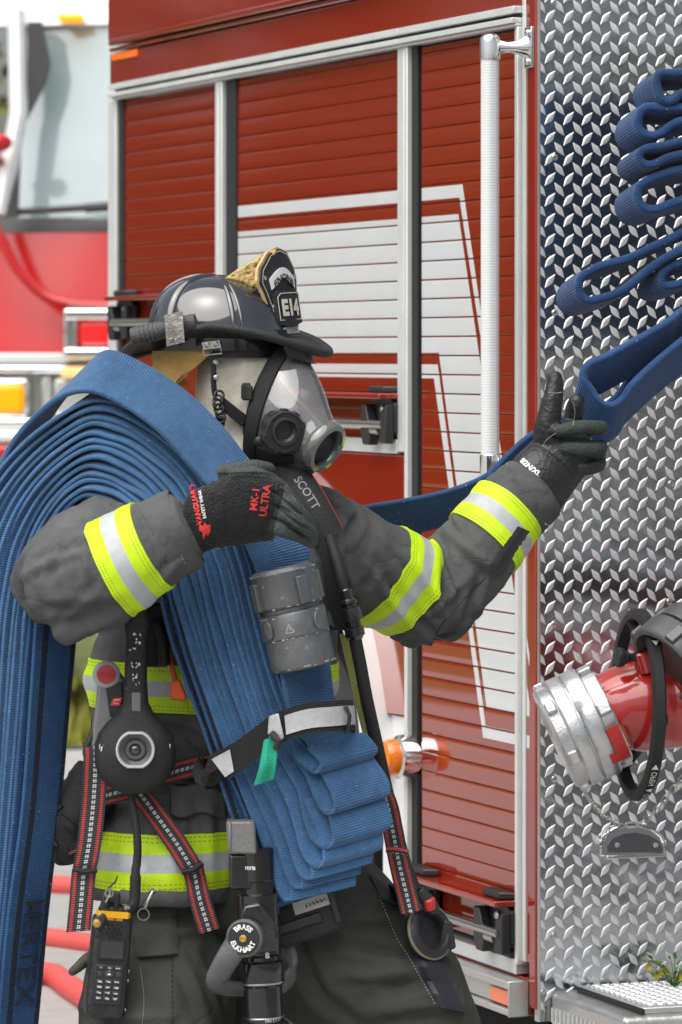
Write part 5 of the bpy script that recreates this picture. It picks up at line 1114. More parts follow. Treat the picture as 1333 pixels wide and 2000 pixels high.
# ---------------- face mask
def mask():
    fc = P(542, 795, -.055); fn_ = V((.86, -.42, -.28)).normalized(); oc = P(627, 868, -.125); on = V((.74, -.48, -.47)).normalized()
    lat = V((fn_.y * -1, fn_.x, 0)).normalized(); u = fn_.cross(lat) * -1; u = u if u.z > 0 else -u
    a2, ou, ol = frame(on)
    def fr(a, k=1.0, dz=0.0):
        s, c_ = math.sin(a), math.cos(a); return fc + u * (.122 * k * c_) + lat * ((.083 - .010 * c_) * k * s) + fn_ * dz
    olat = (lat - on * lat.dot(on)).normalized(); oup = on.cross(olat) * -1; oup = oup if oup.z > 0 else -oup
    def ou_(a, r, dz=0.0): return oc + oup * (r * math.cos(a)) + olat * (r * math.sin(a)) + on * dz
    NA = 48; an = [2 * math.pi * j / NA for j in range(NA)]
    g = G(); rings = [[fr(a, 1.07, -.014) for a in an], [fr(a, 1.09, .0) for a in an], [fr(a, 1.06, .012) for a in an], [fr(a, .985, .013) for a in an], [fr(a, .95, .0) for a in an], [fr(a, .90, -.025) for a in an]]
    g.loft(rings, True, False); root = obj('face_mask', g, M['rub'], FFR, smooth=50)
    # clear lens : shell of two walls
    lens = mat('clear_visor', (.86, .9, .9), .04, coat=1.0); q = N(lens); n_ = q.n; l_ = q.l
    tr = n_.new('ShaderNodeBsdfTransparent'); tr.inputs[0].default_value = (.93, .95, .95, 1); gl = n_.new('ShaderNodeBsdfGlossy'); gl.inputs['Roughness'].default_value = .05; gl.inputs[0].default_value = (.95, .97, 1, 1)
    df = n_.new('ShaderNodeBsdfDiffuse'); df.inputs[0].default_value = (.97, .97, .97, 1)  # white diffuse share stands in for sky haze reflected on the lens
    fz = n_.new('ShaderNodeFresnel'); fz.inputs['IOR'].default_value = 1.6; m1 = n_.new('ShaderNodeMixShader'); m2 = n_.new('ShaderNodeMixShader'); m1.inputs[0].default_value = .13
    l_.new(tr.outputs[0], m1.inputs[1]); l_.new(df.outputs[0], m1.inputs[2]); fm_ = n_.new('ShaderNodeMath'); fm_.operation = 'MULTIPLY_ADD'; fm_.inputs[1].default_value = 1.0; fm_.inputs[2].default_value = .05; fm_.use_clamp = True
    l_.new(fz.outputs[0], fm_.inputs[0]); l_.new(fm_.outputs[0], m2.inputs[0]); l_.new(m1.outputs[0], m2.inputs[1]); l_.new(gl.outputs[0], m2.inputs[2]); l_.new(m2.outputs[0], n_['Material Output'].inputs[0])
    g = G(); rings = []
    for i in range(15):
        t = i / 14; bul = .007 * math.sin(math.pi * min(1, t * 1.3))
        row = []
        for a in an:
            p = fr(a, 1.0, .012).lerp(ou_(a, .048), t ** 1.0); o_ = (fr(a, 1) - fc).normalized(); row.append(p + o_ * bul + fn_ * (.004 * math.sin(math.pi * t)))
        rings.append(row)
    g.loft(rings, True, False); obj('lens', g, lens, root, smooth=60); LB = bvh_of(g.v, g.f)
    ci = G(); pth = [castpx(LB, p.x, p.y, -.007, -.12) for p in cr([(541, 728, 0), (556, 748, 0), (580, 778, 0), (612, 812, 0), (634, 838, 0)], 24)]  # coloured strip just inside the lens stands in for a reflected streak
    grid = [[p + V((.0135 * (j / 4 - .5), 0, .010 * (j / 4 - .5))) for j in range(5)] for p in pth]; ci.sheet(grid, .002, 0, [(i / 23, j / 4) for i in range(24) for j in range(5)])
    cm_ = mat('painted_reflection', (.03, .03, .03), .5); qq = N(cm_); u_, v_ = qq.uv(); seg = qq.math('GREATER_THAN', qq.math('SINE', qq.math('MULTIPLY', u_, 22)), .1)
    cc = qq.mix(seg, (.012, .05, .03, 1), (.22, .06, .03, 1)); cc = qq.mix(qq.math('MAXIMUM', qq.band(v_, .38, .47), qq.band(v_, .6, .68)), cc, (.45, .55, .10, 1)); qq.base(cc); obj('reflection_strip', ci, cm_, root, smooth=60)
    ringm = mat('smoky_clear_plastic', (.11, .12, .11), .10, coat=1.0, spec=.6)
    g = G(); g.loft([[ou_(a, r, z) for a in an] for r, z in ((.048, -.006), (.053, .0), (.054, .012), (.050, .020), (.041, .021), (.037, .016), (.036, -.004))], True, False); obj('outlet_ring', g, ringm, root, smooth=40)
    g = G(); g.loft([[ou_(a, r, z) for a in an] for r, z in ((.036, .0), (.033, .010), (.030, .002), (.020, -.006), (.001, -.01))], True, False); obj('outlet_valve', g, M['blk'], root)
    # nose cup and lower shroud
    g = G(); rings = []
    for i in range(10):
        t = i / 9; rings.append([(fc - u * .052 + lat * (.062 * (1 - .45 * t) * math.sin(a)) + u * (.064 * (1 - .42 * t) * math.cos(a)) - fn_ * .01).lerp(ou_(a, .034, -.012), t) for a in an])
    g.loft(rings, True, True); obj('nose_cup', g, mat('dark_nose_cup', (.035, .035, .034), .6), root)
    g = G(); rows = []
    for i in range(10):
        t = i / 9; row = []
        for j in range(25):
            a = math.radians(98 + 164 * j / 24); p = fr(a, 1.0, .014).lerp(ou_(a, .049), t); o_ = (fr(a, 1) - fc).normalized(); k = (math.cos(a) + .14) / -1.1
            row.append(p + o_ * (.007 * math.sin(math.pi * min(1, t * 1.3)) + .003) + fn_ * (.004 * math.sin(math.pi * t)))
        rows.append(row[: 25])
    rows = [[r[j] for j in range(4, 21)] for r in rows]
    g.sheet(rows[:8], .003); obj('chin_shroud', g, M['blk'], root)
    # voice port on the near side
    vc = P(556, 842, -.172); vn = V((.34, -.93, -.10)).normalized()
    g = G(); g.lathe(vc - vn * .03, vn, [(.040, 0), (.041, .03), (.0395, .036), (.036, .0375), (.035, .035), (.028, .035), (.027, .040), (.0225, .041), (.0215, .034), (.017, .030), (.0165, .026), (.001, .025)], 44); vp = obj('voice_port', g, mat('satin_black_plastic', (.030, .031, .034), .38), root, smooth=35)
    a_, vu, vl = frame(vn); g = G()
    for k in range(3):
        t = math.radians(40 + 120 * k); g.lathe(vc + vn * .005 + vu * (.034 * math.cos(t)) + vl * (.034 * math.sin(t)), vn, [(.0035, 0), (.0035, .002), (.001, .002)], 10)
    for k in range(10):
        t = 2 * math.pi * k / 10; dr = vu * math.cos(t) + vl * math.sin(t); g.box(vc - vn * .004 + dr * .0405, dr * .0025, vn.cross(dr) * .006, vn * .009)
    split_obj('port_lug', g, M['blk'], vp, bevel=.001)
    g = G(); rows = []
    for x, y, d in ((494, 768, -.132), (482, 766, -.128), (474, 765, -.12)): rows.append([P(x, y + 14 - 28 * k / 3, d) for k in range(4)])
    g.sheet(rows, .008); g.prism([P(474, 748, -.128), P(490, 748, -.134), P(490, 782, -.134), P(474, 782, -.128)], V((0, .02, 0)))
    g.lathe(P(508, 862, -.14), V((0, -1, 0)), [(.011, 0), (.011, .006), (.006, .009), (.001, .009)], 14)
    split_obj('head_strap', g, M['blk'], root, bevel=.002)
    g = G(); g.prism([P(553, 676, -.14), P(566, 668, -.14), P(598, 690, -.12), P(610, 712, -.10), P(585, 705, -.12), P(562, 700, -.135)], V((.01, .09, 0))); obj('visor_shade', g, M['blk'], root, bevel=.004)
    # regulator plug hanging below
    g = G(); g.lathe(P(580, 900, -.09), V((.1, -.25, -1)), [(.045, -.02), (.048, 0), (.04, .02), (.026, .03), (.024, .055), (.02, .06)], 28); obj('chin_cup', g, M['blk'], root)
    return root
MASK = mask()
# ---------------- gloves
def finger(g, pts, r0, r1, k=14, n=12):
    c = cr([P(*p) for p in pts], k); rr = [r0 + (r1 - r0) * i / (k - 1) for i in range(k)]
    d = (c[-1] - c[-2]).normalized()
    g.tube(c + [c[-1] + d * r1 * .55, c[-1] + d * r1 * .9], rr + [r1 * .82, r1 * .4], n)
def near_glove():
    g = G()
    # wrist -> palm loft lying over the bundle, back of the hand to the camera
    rows = [(352, 1034, -.445, .070, .052), (385, 1022, -.445, .072, .05), (410, 1008, -.447, .068, .046), (440, 992, -.45, .074, .042), (480, 988, -.45, .075, .040), (520, 992, -.445, .066, .036), (548, 1000, -.435, .055, .030)]
    ax = (P(545, 985, -.43) - P(352, 1034, -.43)).normalized(); rings = []
    for x, y, d, ry, rz in rows:
        c = P(x, y, d); u = V((.22, 0, .975)); w_ = V((0, 1, 0)); rings.append([c + u * (ry * math.cos(t)) + w_ * (rz * math.sin(t)) for t in [2 * math.pi * j / 28 for j in range(28)]])
    g.loft(rings)
    for p, r0, r1 in (([(528, 946, -.452), (552, 955, -.468), (575, 985, -.458), (592, 1006, -.43)], .0150, .0125), ([(535, 970, -.455), (566, 982, -.475), (592, 1010, -.462), (606, 1030, -.435)], .0152, .0128),
                      ([(535, 1000, -.455), (568, 1011, -.476), (598, 1031, -.460), (613, 1046, -.435)], .0150, .0125), ([(520, 1022, -.448), (552, 1033, -.466), (587, 1047, -.452), (610, 1057, -.432)], .0160, .0130),
                      ([(430, 932, -.435), (465, 920, -.44), (500, 914, -.43), (527, 916, -.41)], .020, .0125)): finger(g, p, r0, r1)
    vs, fs, ns = fuse(g, .0024, 3)
    GR = [(533, 962, 594, 1004, 3.6, -7), (540, 988, 608, 1036, 3.6, -8), (532, 1016, 610, 1053, 3.6, -7), (437, 930, 520, 925, 3.5, -4)]
    vs = crumple(vs, ns, lambda p: pxfolds(GR, *pxof(p), 1.0 if p.y < D0 - .40 else 0) + noise.noise(p * 30) * .0022 + ((.5 - abs(noise.noise(V((p.x * 55, p.y * 20, p.z * 22))))) * .005 if p.x < P(440, 0, -.45).x else 0)); b = bvh_of(vs, fs)
    gg = G(); lim = P(538, 0, -.45).x
    for v in vs: pass
    gg.add(vs, fs)
    def rmat(f):
        c = sum((vs[i] for i in f), V()) / len(f); x = 667 + c.x * F / c.y; y = 690 - (c.z - CZ) * F / c.y
        return 1 if (x > 545 - (y - 1000) * .25 and x > 532) or (y < 927 and x > 405 and c.y < D0 - .40 + .06 and y < 922 - (x - 470) * .02) else 0
    gg.m = [rmat(f) for f in fs]
    o = obj('glove', gg, [M['knit'], M['gpalm']], FFR, smooth=180, recalc=False)
    g = text_geo('MK-1', .0205, on_surface(b, 499, 975, 82, -.49), bold=.0003); g = text_geo('ULTRA', .0205, on_surface(b, 519, 978, 82, -.49), g=g, bold=.0003); obj('lettering', g, M['redink'], o, recalc=False, smooth=0)
    g = text_geo('VANGUARD', .0145, on_surface(b, 384, 985, 101, -.5), bold=.0005); obj('lettering', g, M['redink'], o, recalc=False, smooth=0)
    g = text_geo('SAFETY WEAR', .0088, on_surface(b, 396, 985, 101, -.5), bold=.0002); obj('lettering', g, M['wht'], o, recalc=False, smooth=0)
    fn = on_surface(b, 402, 1034, 0, -.5); em = [(-.012, .012), (-.004, .006), (-.002, .014), (.004, .008), (.010, .010), (.010, -.004), (.004, -.014), (.002, -.006), (-.004, -.020), (-.006, -.006), (-.012, -.002)]
    g = G(); g.add([fn(0, 0, .0016)] + [fn(x, y, .0016) for x, y in em], [(0, k + 1, (k + 1) % len(em) + 1) for k in range(len(em))]); obj('emblem', g, M['redink'], o, recalc=False, smooth=0)
    for pts in ([(548, 950), (566, 962), (583, 985)], [(552, 985), (575, 1000), (600, 1022)], [(548, 1022), (575, 1032), (605, 1046)]): stitches(b, pts, o, mat('grey_stitching', (.2, .21, .21), .8), 26, True, .0007)
    g = G(); pp = seam(b, [(590, 1040), (588, 1055), (592, 1063)], .001, 14); return o, b
NG, NGB = near_glove()
def far_glove():
    g = G(); rows = [(1030, 968, .285, .062, .05), (1055, 937, .295, .067, .055), (1085, 905, .31, .064, .05), (1105, 880, .32, .062, .045), (1130, 862, .33, .062, .042), (1150, 855, .335, .052, .036)]
    u = V((.72, 0, -.69)); w_ = V((0, 1, 0)); g.loft([[P(x, y, d) + u * (ry * math.cos(t)) + w_ * (rz * math.sin(t)) for t in [2 * math.pi * j / 28 for j in range(28)]] for x, y, d, ry, rz in rows])
    finger(g, [(1076, 880, .31), (1070, 840, .298), (1077, 798, .295), (1083, 765, .297), (1085, 740, .30)], .0330, .0165)                     # thumb, up
    for p, r0, r1 in (([(1118, 842, .35), (1122, 815, .345), (1124, 795, .34), (1127, 785, .34)], .021, .016),                                # index hooked round the hose
                      ([(1150, 836, .36), (1176, 836, .325), (1166, 835, .285), (1128, 835, .270), (1088, 843, .272)], .0150, .0138),
                      ([(1150, 874, .36), (1174, 873, .328), (1164, 877, .288), (1136, 878, .273), (1103, 876, .274)], .0150, .0136),
                      ([(1145, 908, .36), (1170, 904, .335), (1158, 910, .308), (1134, 914, .298), (1112, 908, .298)], .0175, .0155)): finger(g, p, r0, r1, 18)
    vs, fs, ns = fuse(g, .0028, 3); vs = crumple(vs, ns, lambda p: noise.noise(p * 28) * .002 + (.5 - abs(noise.noise(p * 45))) * .0015); b = bvh_of(vs, fs)
    gg = G(); gg.add(vs, fs)
    def rmat(f):
        c = sum((vs[i] for i in f), V()) / len(f); x = 667 + c.x * F / c.y; y = 690 - (c.z - CZ) * F / c.y
        return 1 if (c.y < D0 + .300 and x > 1086 and 818 < y < 894) else 0
    gg.m = [rmat(f) for f in fs]; o = obj('glove', gg, [M['leath'], M['greenpalm']], FFR, smooth=180, recalc=False)
    a = (P(1100, 885, .32) - P(1040, 955, .29)).normalized(); fr_ = frame(a); rings = [[P(x, y, d) + fr_[1] * (r * math.cos(t)) + fr_[2] * (r * .86 * math.sin(t)) for t in [2 * math.pi * j / 36 for j in range(36)]] for x, y, d, r in ((1082, 908, .307, .060), (1078, 912, .305, .0665), (1062, 931, .297, .069), (1046, 950, .29, .071), (1043, 953, .289, .069), (1048, 947, .29, .062))]
    gc = G(); gc.loft(rings, True, False); FCB = bvh_of(gc.v, gc.f); b2 = bvh_of(vs + gc.v, fs + [[i + len(vs) for i in f] for f in gc.f])
    g = text_geo('82N/XL', .0145, on_surface(FCB, 1037, 913, -40, .2), bold=.0006); obj('lettering', g, M['wht'], o, recalc=False, smooth=0)
    ws = mat('white_stitching', (.5, .5, .48), .8)
    stitches(b2, [(990, 905), (1020, 938), (1050, 962), (1082, 980)], o, ws, 50); stitches(b, [(1072, 766), (1085, 768), (1099, 766)], o, ws, 24); stitches(b, [(1120, 785), (1124, 805), (1120, 830)], o, ws, 24)
    stitches(b, [(1086, 846), (1066, 862), (1062, 878), (1075, 884), (1090, 878)], o, ws, 40); stitches(b, [(1028, 876), (1036, 884), (1046, 882), (1052, 896), (1066, 894), (1072, 910), (1086, 910), (1092, 924)], o, ws, 50, False)
    obj('glove_cuff', gc, M['leath'], o, smooth=60); return o, b
FG, FGB = far_glove()
# ================================================================ pump intake, outlet cap, chain and holder on the rear panel (parts of the engine)
def intake():
    VD = 9.2
    redp = mat('red_valve_paint', (.46, .018, .014), .2, coat=1.0, bump=(7, .05, 2)); silver = mat('cast_aluminium', (.62, .625, .63), .30, .85, bump=(130, .10, 3)); dk = mat('dark_anodised', (.13, .132, .135), .42, .6, bump=(250, .1, 2))
    def ringat(x, y, n, r, k=44, D=VD):
        a, u, w_ = frame(n); c = P(x, y, D=D); return [c + u * (r * math.cos(t)) + w_ * (r * math.sin(t)) for t in [2 * math.pi * j / k for j in range(k)]]
    n0 = V((-.95, -.30, .0)); n1 = V((-.905, -.04, -.42)).normalized()
    g = G(); seq = [(1460, 1372, .0, .090), (1400, 1372, .0, .092), (1345, 1372, 0, .093), (1303, 1372, .02, .098), (1290, 1373, .05, .098), (1284, 1374, .1, .094), (1262, 1377, .25, .096), (1240, 1381, .45, .096), (1218, 1386, .7, .092), (1200, 1391, .95, .087), (1196, 1393, 1, .090), (1188, 1396, 1, .090)]
    g.loft([ringat(x, y, n0.lerp(n1, t).normalized(), r) for x, y, t, r in seq]); g.tube(cr([P(1440, 1372, D=VD), P(1500, 1372, D=9.25), P(1530, 1372, D=9.5), P(1530, 1372, D=9.85)], 14), .095, 28)
    root = obj('intake_valve', g, redp, FE, smooth=40)
    g = G(); g.lathe(P(1262, 1292, D=VD - .05), V((-.3, -.1, .95)), [(.026, -.02), (.026, .02), (.022, .024)], 20); obj('boss', g, redp, root)
    g = G(); g.lathe(P(1250, 1284, D=VD - .06), V((-.93, -.25, .02)), [(.009, 0), (.009, .022), (.014, .028), (.014, .034), (.019, .036), (.0215, .044), (.0205, .050), (.001, .051)], 24); obj('bleeder_knob', g, M['blk'], root)
    # coupling and cap along the axis
    o = P(1196, 1393, D=VD)
    g = G(); g.lathe(o, n1, [(.088, 0), (.107, .002), (.109, .006), (.109, .030), (.119, .033), (.121, .037), (.121, .066), (.119, .0695), (.112, .070), (.112, .0735), (.119, .074), (.121, .078), (.121, .100), (.118, .104), (.112, .105), (.112, .128), (.108, .134), (.088, .136), (.084, .130), (.001, .128)], 64)
    cp = obj('intake_cap', g, silver, root, smooth=30)
    a, u, w_ = frame(n1, (0, -1, 0)); g = G()
    for k in range(6):
        t = math.radians(14 + 60 * k); d = u * math.cos(t) + w_ * math.sin(t); tn = n1.cross(d)
        g.box(o + n1 * .017 + d * .112, n1 * .015, tn * .013, d * .009); t = math.radians(-20 + 60 * k); d = u * math.cos(t) + w_ * math.sin(t); tn = n1.cross(d); g.box(o + n1 * .117 + d * .114, n1 * .011, tn * .016, d * .008)
    split_obj('cap_lug', g, silver, cp, bevel=.004)
    g = G(); th = [math.radians(q_) for q_ in range(6, 50, 4)]
    for h0, h1, t0, t1 in ((.006, .034, 0, 11), (.034, .048, 7, 11)):
        rows = [[o + n1 * h + (u * math.cos(t) - w_ * math.sin(t)) * .1225 for t in th[t0:t1]] for h in (h0, (h0 + h1) / 2, h1)]; g.sheet(rows, .004)
    obj('latch', g, mat('red_latch', (.55, .03, .025), .4), cp)
    # hand wheel
    wn = V((-.98, -.17, .02)).normalized(); wc = P(1246, 1376, D=VD - .01); a, u, w_ = frame(wn); R0 = .192; g = G(); vs = []; n = 72
    sec = [(-.011, -.013), (.005, -.014), (.011, -.009), (.011, .009), (.005, .014), (-.011, .013), (-.014, .0)]
    rings = [[wc + (u * math.cos(t) + w_ * math.sin(t)) * (R0 + x) + wn * y for x, y in sec] for t in [2 * math.pi * j / n for j in range(n + 1)]]; g.loft(rings, True, False)
    hw = obj('hand_wheel', g, M['rub'], root, smooth=50)
    g = G(); 
    for k in range(3):
        t = math.radians(20 + 120 * k); d = u * math.cos(t) + w_ * math.sin(t); g.tube([wc + d * .09 + wn * -.03, wc + d * .14 + wn * -.02, wc + d * .185], .013, 10)
    split_obj('spoke', g, M['rub'], hw)
    def rim(t0, sgn): 
        def fn(x, y, l):
            t = t0 + sgn * x / (R0 + .014); d = u * math.cos(t) + w_ * math.sin(t); return wc + d * (R0 + .0135 + l) + wn * (y * 1.0)
        return fn
    # angle on the rim whose outward side faces the camera
    best = max(range(360), key=lambda q_: (u * math.cos(math.radians(q_)) + w_ * math.sin(math.radians(q_))).dot(V((.25, -.97, 0))))
    tb = math.radians(best); sg = 1 if (u * math.cos(tb + .1) + w_ * math.sin(tb + .1)).z < (u * math.cos(tb) + w_ * math.sin(tb)).z else -1
    g = text_geo('CLOSE \u25b6', .017, rim(tb - sg * .88, sg)); g = text_geo('\u25c0 OPEN  \u25b2  CLOSE \u25b6', .017, rim(tb + sg * .98, sg), g=g); obj('lettering', g, M['wht'], hw, recalc=False, smooth=0)
    # grey outlet cap at the right edge
    on = V((-.72, -.40, -.57)).normalized(); oo = P(1345, 1262, D=VD - .10)
    g = G(); g.lathe(oo - on * .1, on, [(.07, -.1), (.075, .06), (.088, .065), (.090, .07), (.090, .105), (.083, .108), (.083, .112), (.094, .115), (.095, .12), (.095, .165), (.092, .17), (.082, .171), (.078, .150), (.001, .148)], 56); g.tube(cr([oo - on * .1, oo - on * .2 + V((.05, .1, 0)), P(1500, 1180, D=9.85)], 12), .07, 24)
    oc = obj('outlet_cap', g, dk, FE, smooth=30); a, u2, w2 = frame(on, (0, -1, 0)); g = G()
    for k in range(4):
        t = math.radians(-62 + 90 * k); d = u2 * math.cos(t) + w2 * math.sin(t); tn = on.cross(d); g.box(oo + on * .045 + d * .095, on * .022, tn * .012, d * .009); g.box(oo - on * .012 + d * .09, on * .014, tn * .016, d * .007)
    split_obj('cap_lug', g, dk, oc, bevel=.003); g = G(); g.ring(P(1332, 1338, D=VD - .06), V((.3, -1, .2)), .017, .0014, 28, 6); obj('split_ring', g, M['chrome'], oc)
    # chains
    def chain(pts, ln, r, wd, name):
        pp = cr([P(x, y, D=D) for x, y, D in pts], 400); g = G(); i = 0; k = 0; L = 0; last = pp[0]; link = [pp[0]]
        for p in pp:
            if (p - link[-1]).length >= ln * .80: link.append(p)
        for k in range(len(link) - 1):
            a_, b_ = link[k], link[k + 1]; c = (a_ + b_) / 2; d = (b_ - a_).normalized(); _, e1, e2 = frame(d, (0, -1, 0)); s_ = e1 if k % 2 else (e2 * .9 + e1 * .4).normalized()
            path = [c + d * ((ln / 2 - wd) * (1 if math.cos(t) > 0 else -1) * min(1, abs(math.cos(t)) * 3) + wd * .8 * math.cos(t)) + s_ * (wd * math.sin(t)) for t in [2 * math.pi * j / 14 for j in range(15)]]
            g.tube(path, r, 6, caps=False)
        return obj(name, g, M['steel'], cp, smooth=60)
    chain([(1114, 1475, VD), (1124, 1505, VD + .02), (1140, 1540, VD + .1), (1160, 1572, VD + .25), (1188, 1598, VD + .35), (1222, 1611, VD + .4)], .019, .0016, .0042, 'chain')
    chain([(1226, 1612, VD + .4), (1255, 1606, VD + .38), (1285, 1580, VD + .32), (1310, 1548, VD + .26), (1345, 1505, VD + .18), (1370, 1440, VD + .1)], .030, .0019, .0060, 'chain')
    # half-round chrome holder
    def H(x, y, n): s, z = rt(x, y); return R(s, n, z)
    out = [(1170, 1672), (1170, 1652), (1178, 1632), (1196, 1618), (1222, 1611), (1245, 1611), (1270, 1618), (1288, 1632), (1296, 1650), (1297, 1672)]
    g = G(); g.prism([H(x, y, .0) for x, y in out], REAR * .010); hd = obj('chain_holder', g, M['chrome'], FE, bevel=.003)
    inn = [(1183, 1664), (1183, 1652), (1192, 1638), (1215, 1627), (1240, 1625), (1266, 1631), (1284, 1642), (1291, 1655), (1291, 1664)]
    g = G(); rr = []
    for x, y in out: rr.append(H(x, y, .010))
    cs = [H(x, y, .010) for x, y in out]; g.tube(cs[1:-1], .0042, 10); g.box((H(1170, 1670, .012) + H(1297, 1670, .012)) / 2, RT * .070, REAR * .014, UP * .004); obj('holder_lip', g, M['chrome'], hd, bevel=.002)
    g = G(); g.prism([H(x, y, .0102) for x, y in inn], REAR * .0015); obj('holder_recess', g, mat('smoked_chrome', (.30, .31, .33), .12, 1.0), hd)
    for x in (1202, 1277):
        g = G(); s, z = rt(x, 1649); g.lathe(R(s, .0115, z), REAR, [(.006, 0), (.006, .002), (.0035, .0035), (.001, .0025)], 14); obj('screw', g, M['steel'], hd)
intake()
# small flowering plant at the back of the step
def plant():
    s0, _ = rt(1310, 1930, .1); root = thing('flowering_plant', 'small green plant with yellow flowers low beside the tread plate at the right edge', 'plant', R(s0, .12, -1.396)); rnd = random.Random(8); g = G(); fl = G()
    b = R(s0, .12, -1.396)
    for k in range(46):
        a = rnd.uniform(0, 6.28); h = rnd.uniform(.015, .062); r = rnd.uniform(.01, .075); t = b + V((math.cos(a) * r, math.sin(a) * r * .6, h)); d = V((math.cos(a), math.sin(a), rnd.uniform(.1, .9))).normalized(); s_ = d.cross(V((rnd.gauss(0, 1), rnd.gauss(0, 1), 1))).normalized(); ln = rnd.uniform(.014, .026)
        g.add([t, t + d * ln * .45 + s_ * ln * .3, t + d * ln, t + d * ln * .45 - s_ * ln * .3], [(0, 1, 2, 3)]); g.tube([b, b.lerp(t, .6) + V((0, 0, .006)), t], .0008, 5)
    for k in range(9):
        c = b + V((rnd.uniform(-.06, .06), rnd.uniform(-.03, .03), rnd.uniform(.02, .055)))
        for j in range(6):
            a = j * 1.047; d = V((math.cos(a), -.35, math.sin(a))).normalized(); s_ = V((-math.sin(a), 0, math.cos(a))); fl.add([c, c + d * .005 + s_ * .003, c + d * .010, c + d * .005 - s_ * .003], [(0, 1, 2, 3)])
    obj('leaves', g, mat('fresh_leaf', (.10, .20, .02), .5, var=(30, .3)), root, recalc=False); tag(obj('flowers', fl, mat('yellow_petal', (.62, .52, .02), .6), root, recalc=False), kind='stuff')
plant()
# ================================================================ breathing-apparatus harness
strapm = mat('red_edged_webbing', (.03, .032, .036), .75); q = N(strapm); u, v = q.uv()
vv = q.math('ABSOLUTE', q.math('SUBTRACT', v, .5)); rib = q.math('SINE', q.math('MULTIPLY', u, 2 * math.pi / .0042)); n1 = q.noise(60, 4)
redl = q.band(vv, .27, .40); dash = q.math('MULTIPLY', q.math('LESS_THAN', vv, .075), q.math('GREATER_THAN', q.math('SINE', q.math('MULTIPLY', u, 2 * math.pi / .0105)), -.55)); spl = q.math('GREATER_THAN', vv, .010)
c = q.mix(redl, (.034, .036, .042, 1), (.48, .045, .035, 1)); c = q.mix(q.math('MULTIPLY', dash, spl), c, (.66, .68, .68, 1))
q.base(q.scale(c, q.math('MULTIPLY_ADD', rib, .22, q.math('MULTIPLY_ADD', n1, .5, .62)))); q.bump(rib, .6, .0012)
HA = thing('harness', 'air pack harness of black webbing with red edges, white dashes, pouches and a shoulder pad', 'harness', P(300, 1800, -.2))
def strap(pts, w, up, name='strap', th=.0032, n=60, mt=strapm, par=HA, curl=.0):
    pth = [P(*p) for p in pts]
    if not isinstance(up, list): up = [V(up)] * len(pth)
    return webbing(name, mt, par, None, pth, [V(q_) for q_ in up], w, th, n, smooth=50)[0]
X = V((1, 0, 0))
strap([(186, 1450, -.262), (188, 1480, -.275), (184, 1560, -.262), (176, 1640, -.255), (168, 1688, -.25), (165, 1700, -.246), (160, 1760, -.25), (154, 1819, -.248)], .047, [(1, -.1, .04)] * 3 + [(1, -.15, .1)] * 5)
strap([(262, 1536, -.215), (284, 1562, -.228), (312, 1600, -.235), (345, 1646, -.238), (372, 1690, -.24), (380, 1705, -.232), (392, 1760, -.236), (410, 1818, -.235)], .041, [(.8, -.1, .6)] * 3 + [(.85, .1, .5)] * 2 + [(.95, .1, .28)] * 3)
g = G(); g.tube([P(357, 1703, -.245), P(378, 1699, -.252), P(396, 1686, -.245)], .006, 8); g.tube([P(146, 1698, -.258), P(168, 1703, -.262), P(190, 1700, -.256)], .005, 8); split_obj('strap_fold', g, M['rub'], HA)
strap([(176, 1566, -.16), (215, 1552, -.19), (260, 1540, -.2), (300, 1522, -.205), (350, 1505, -.2), (400, 1493, -.195), (440, 1486, -.17), (520, 1480, -.12)], .042, (.2, 0, .98))
strap([(735, 1520, -.17), (757, 1570, -.175), (768, 1620, -.17), (776, 1662, -.165), (784, 1700, -.17), (795, 1745, -.168), (804, 1782, -.168)], .040, [(1, -.2, .22)] * 7)
g = G(); g.tube([P(755, 1660, -.185), P(777, 1660, -.188), P(798, 1665, -.182)], .006, 8); obj('strap_fold', g, strapm, HA)
strap([(178, 1632, -.17), (160, 1645, -.19), (140, 1656, -.19), (120, 1652, -.18), (118, 1672, -.17), (135, 1676, -.165), (160, 1668, -.15)], .028, (.15, .2, 1))
# left hip pouch
g = G(); limb(g, [(188, 1545, -.12, .05), (150, 1580, -.15, .058), (125, 1620, -.15, .05), (150, 1650, -.14, .05)]); limb(g, [(180, 1500, -.14, .03), (165, 1535, -.15, .035)]); vs, fs, ns = fuse(g, .006, 4); vs = crumple(vs, ns, lambda p: noise.noise(p * 22) * .006 + (.5 - abs(noise.noise(p * 40))) * .005); g = G(); g.add(vs, fs); po = obj('hip_pouch', g, mat('black_nylon', (.022, .022, .024), .7, bump=(350, .5, 2)), HA, smooth=180, recalc=False); PB = bvh_of(vs, fs)
g = G(); g.sheet([[castpx(PB, 118 + 42 * j / 5 + 8 * i / 3, 1588 + 22 * i / 3 + 34 * j / 5, .004, -.2) for j in range(6)] for i in range(4)], .003); g.tube([castpx(PB, x, y, .004, -.19) for x, y in ((122, 1572), (98, 1590), (95, 1630), (112, 1652))], .005, 8); obj('pouch_strap', g, M['blk'], po)
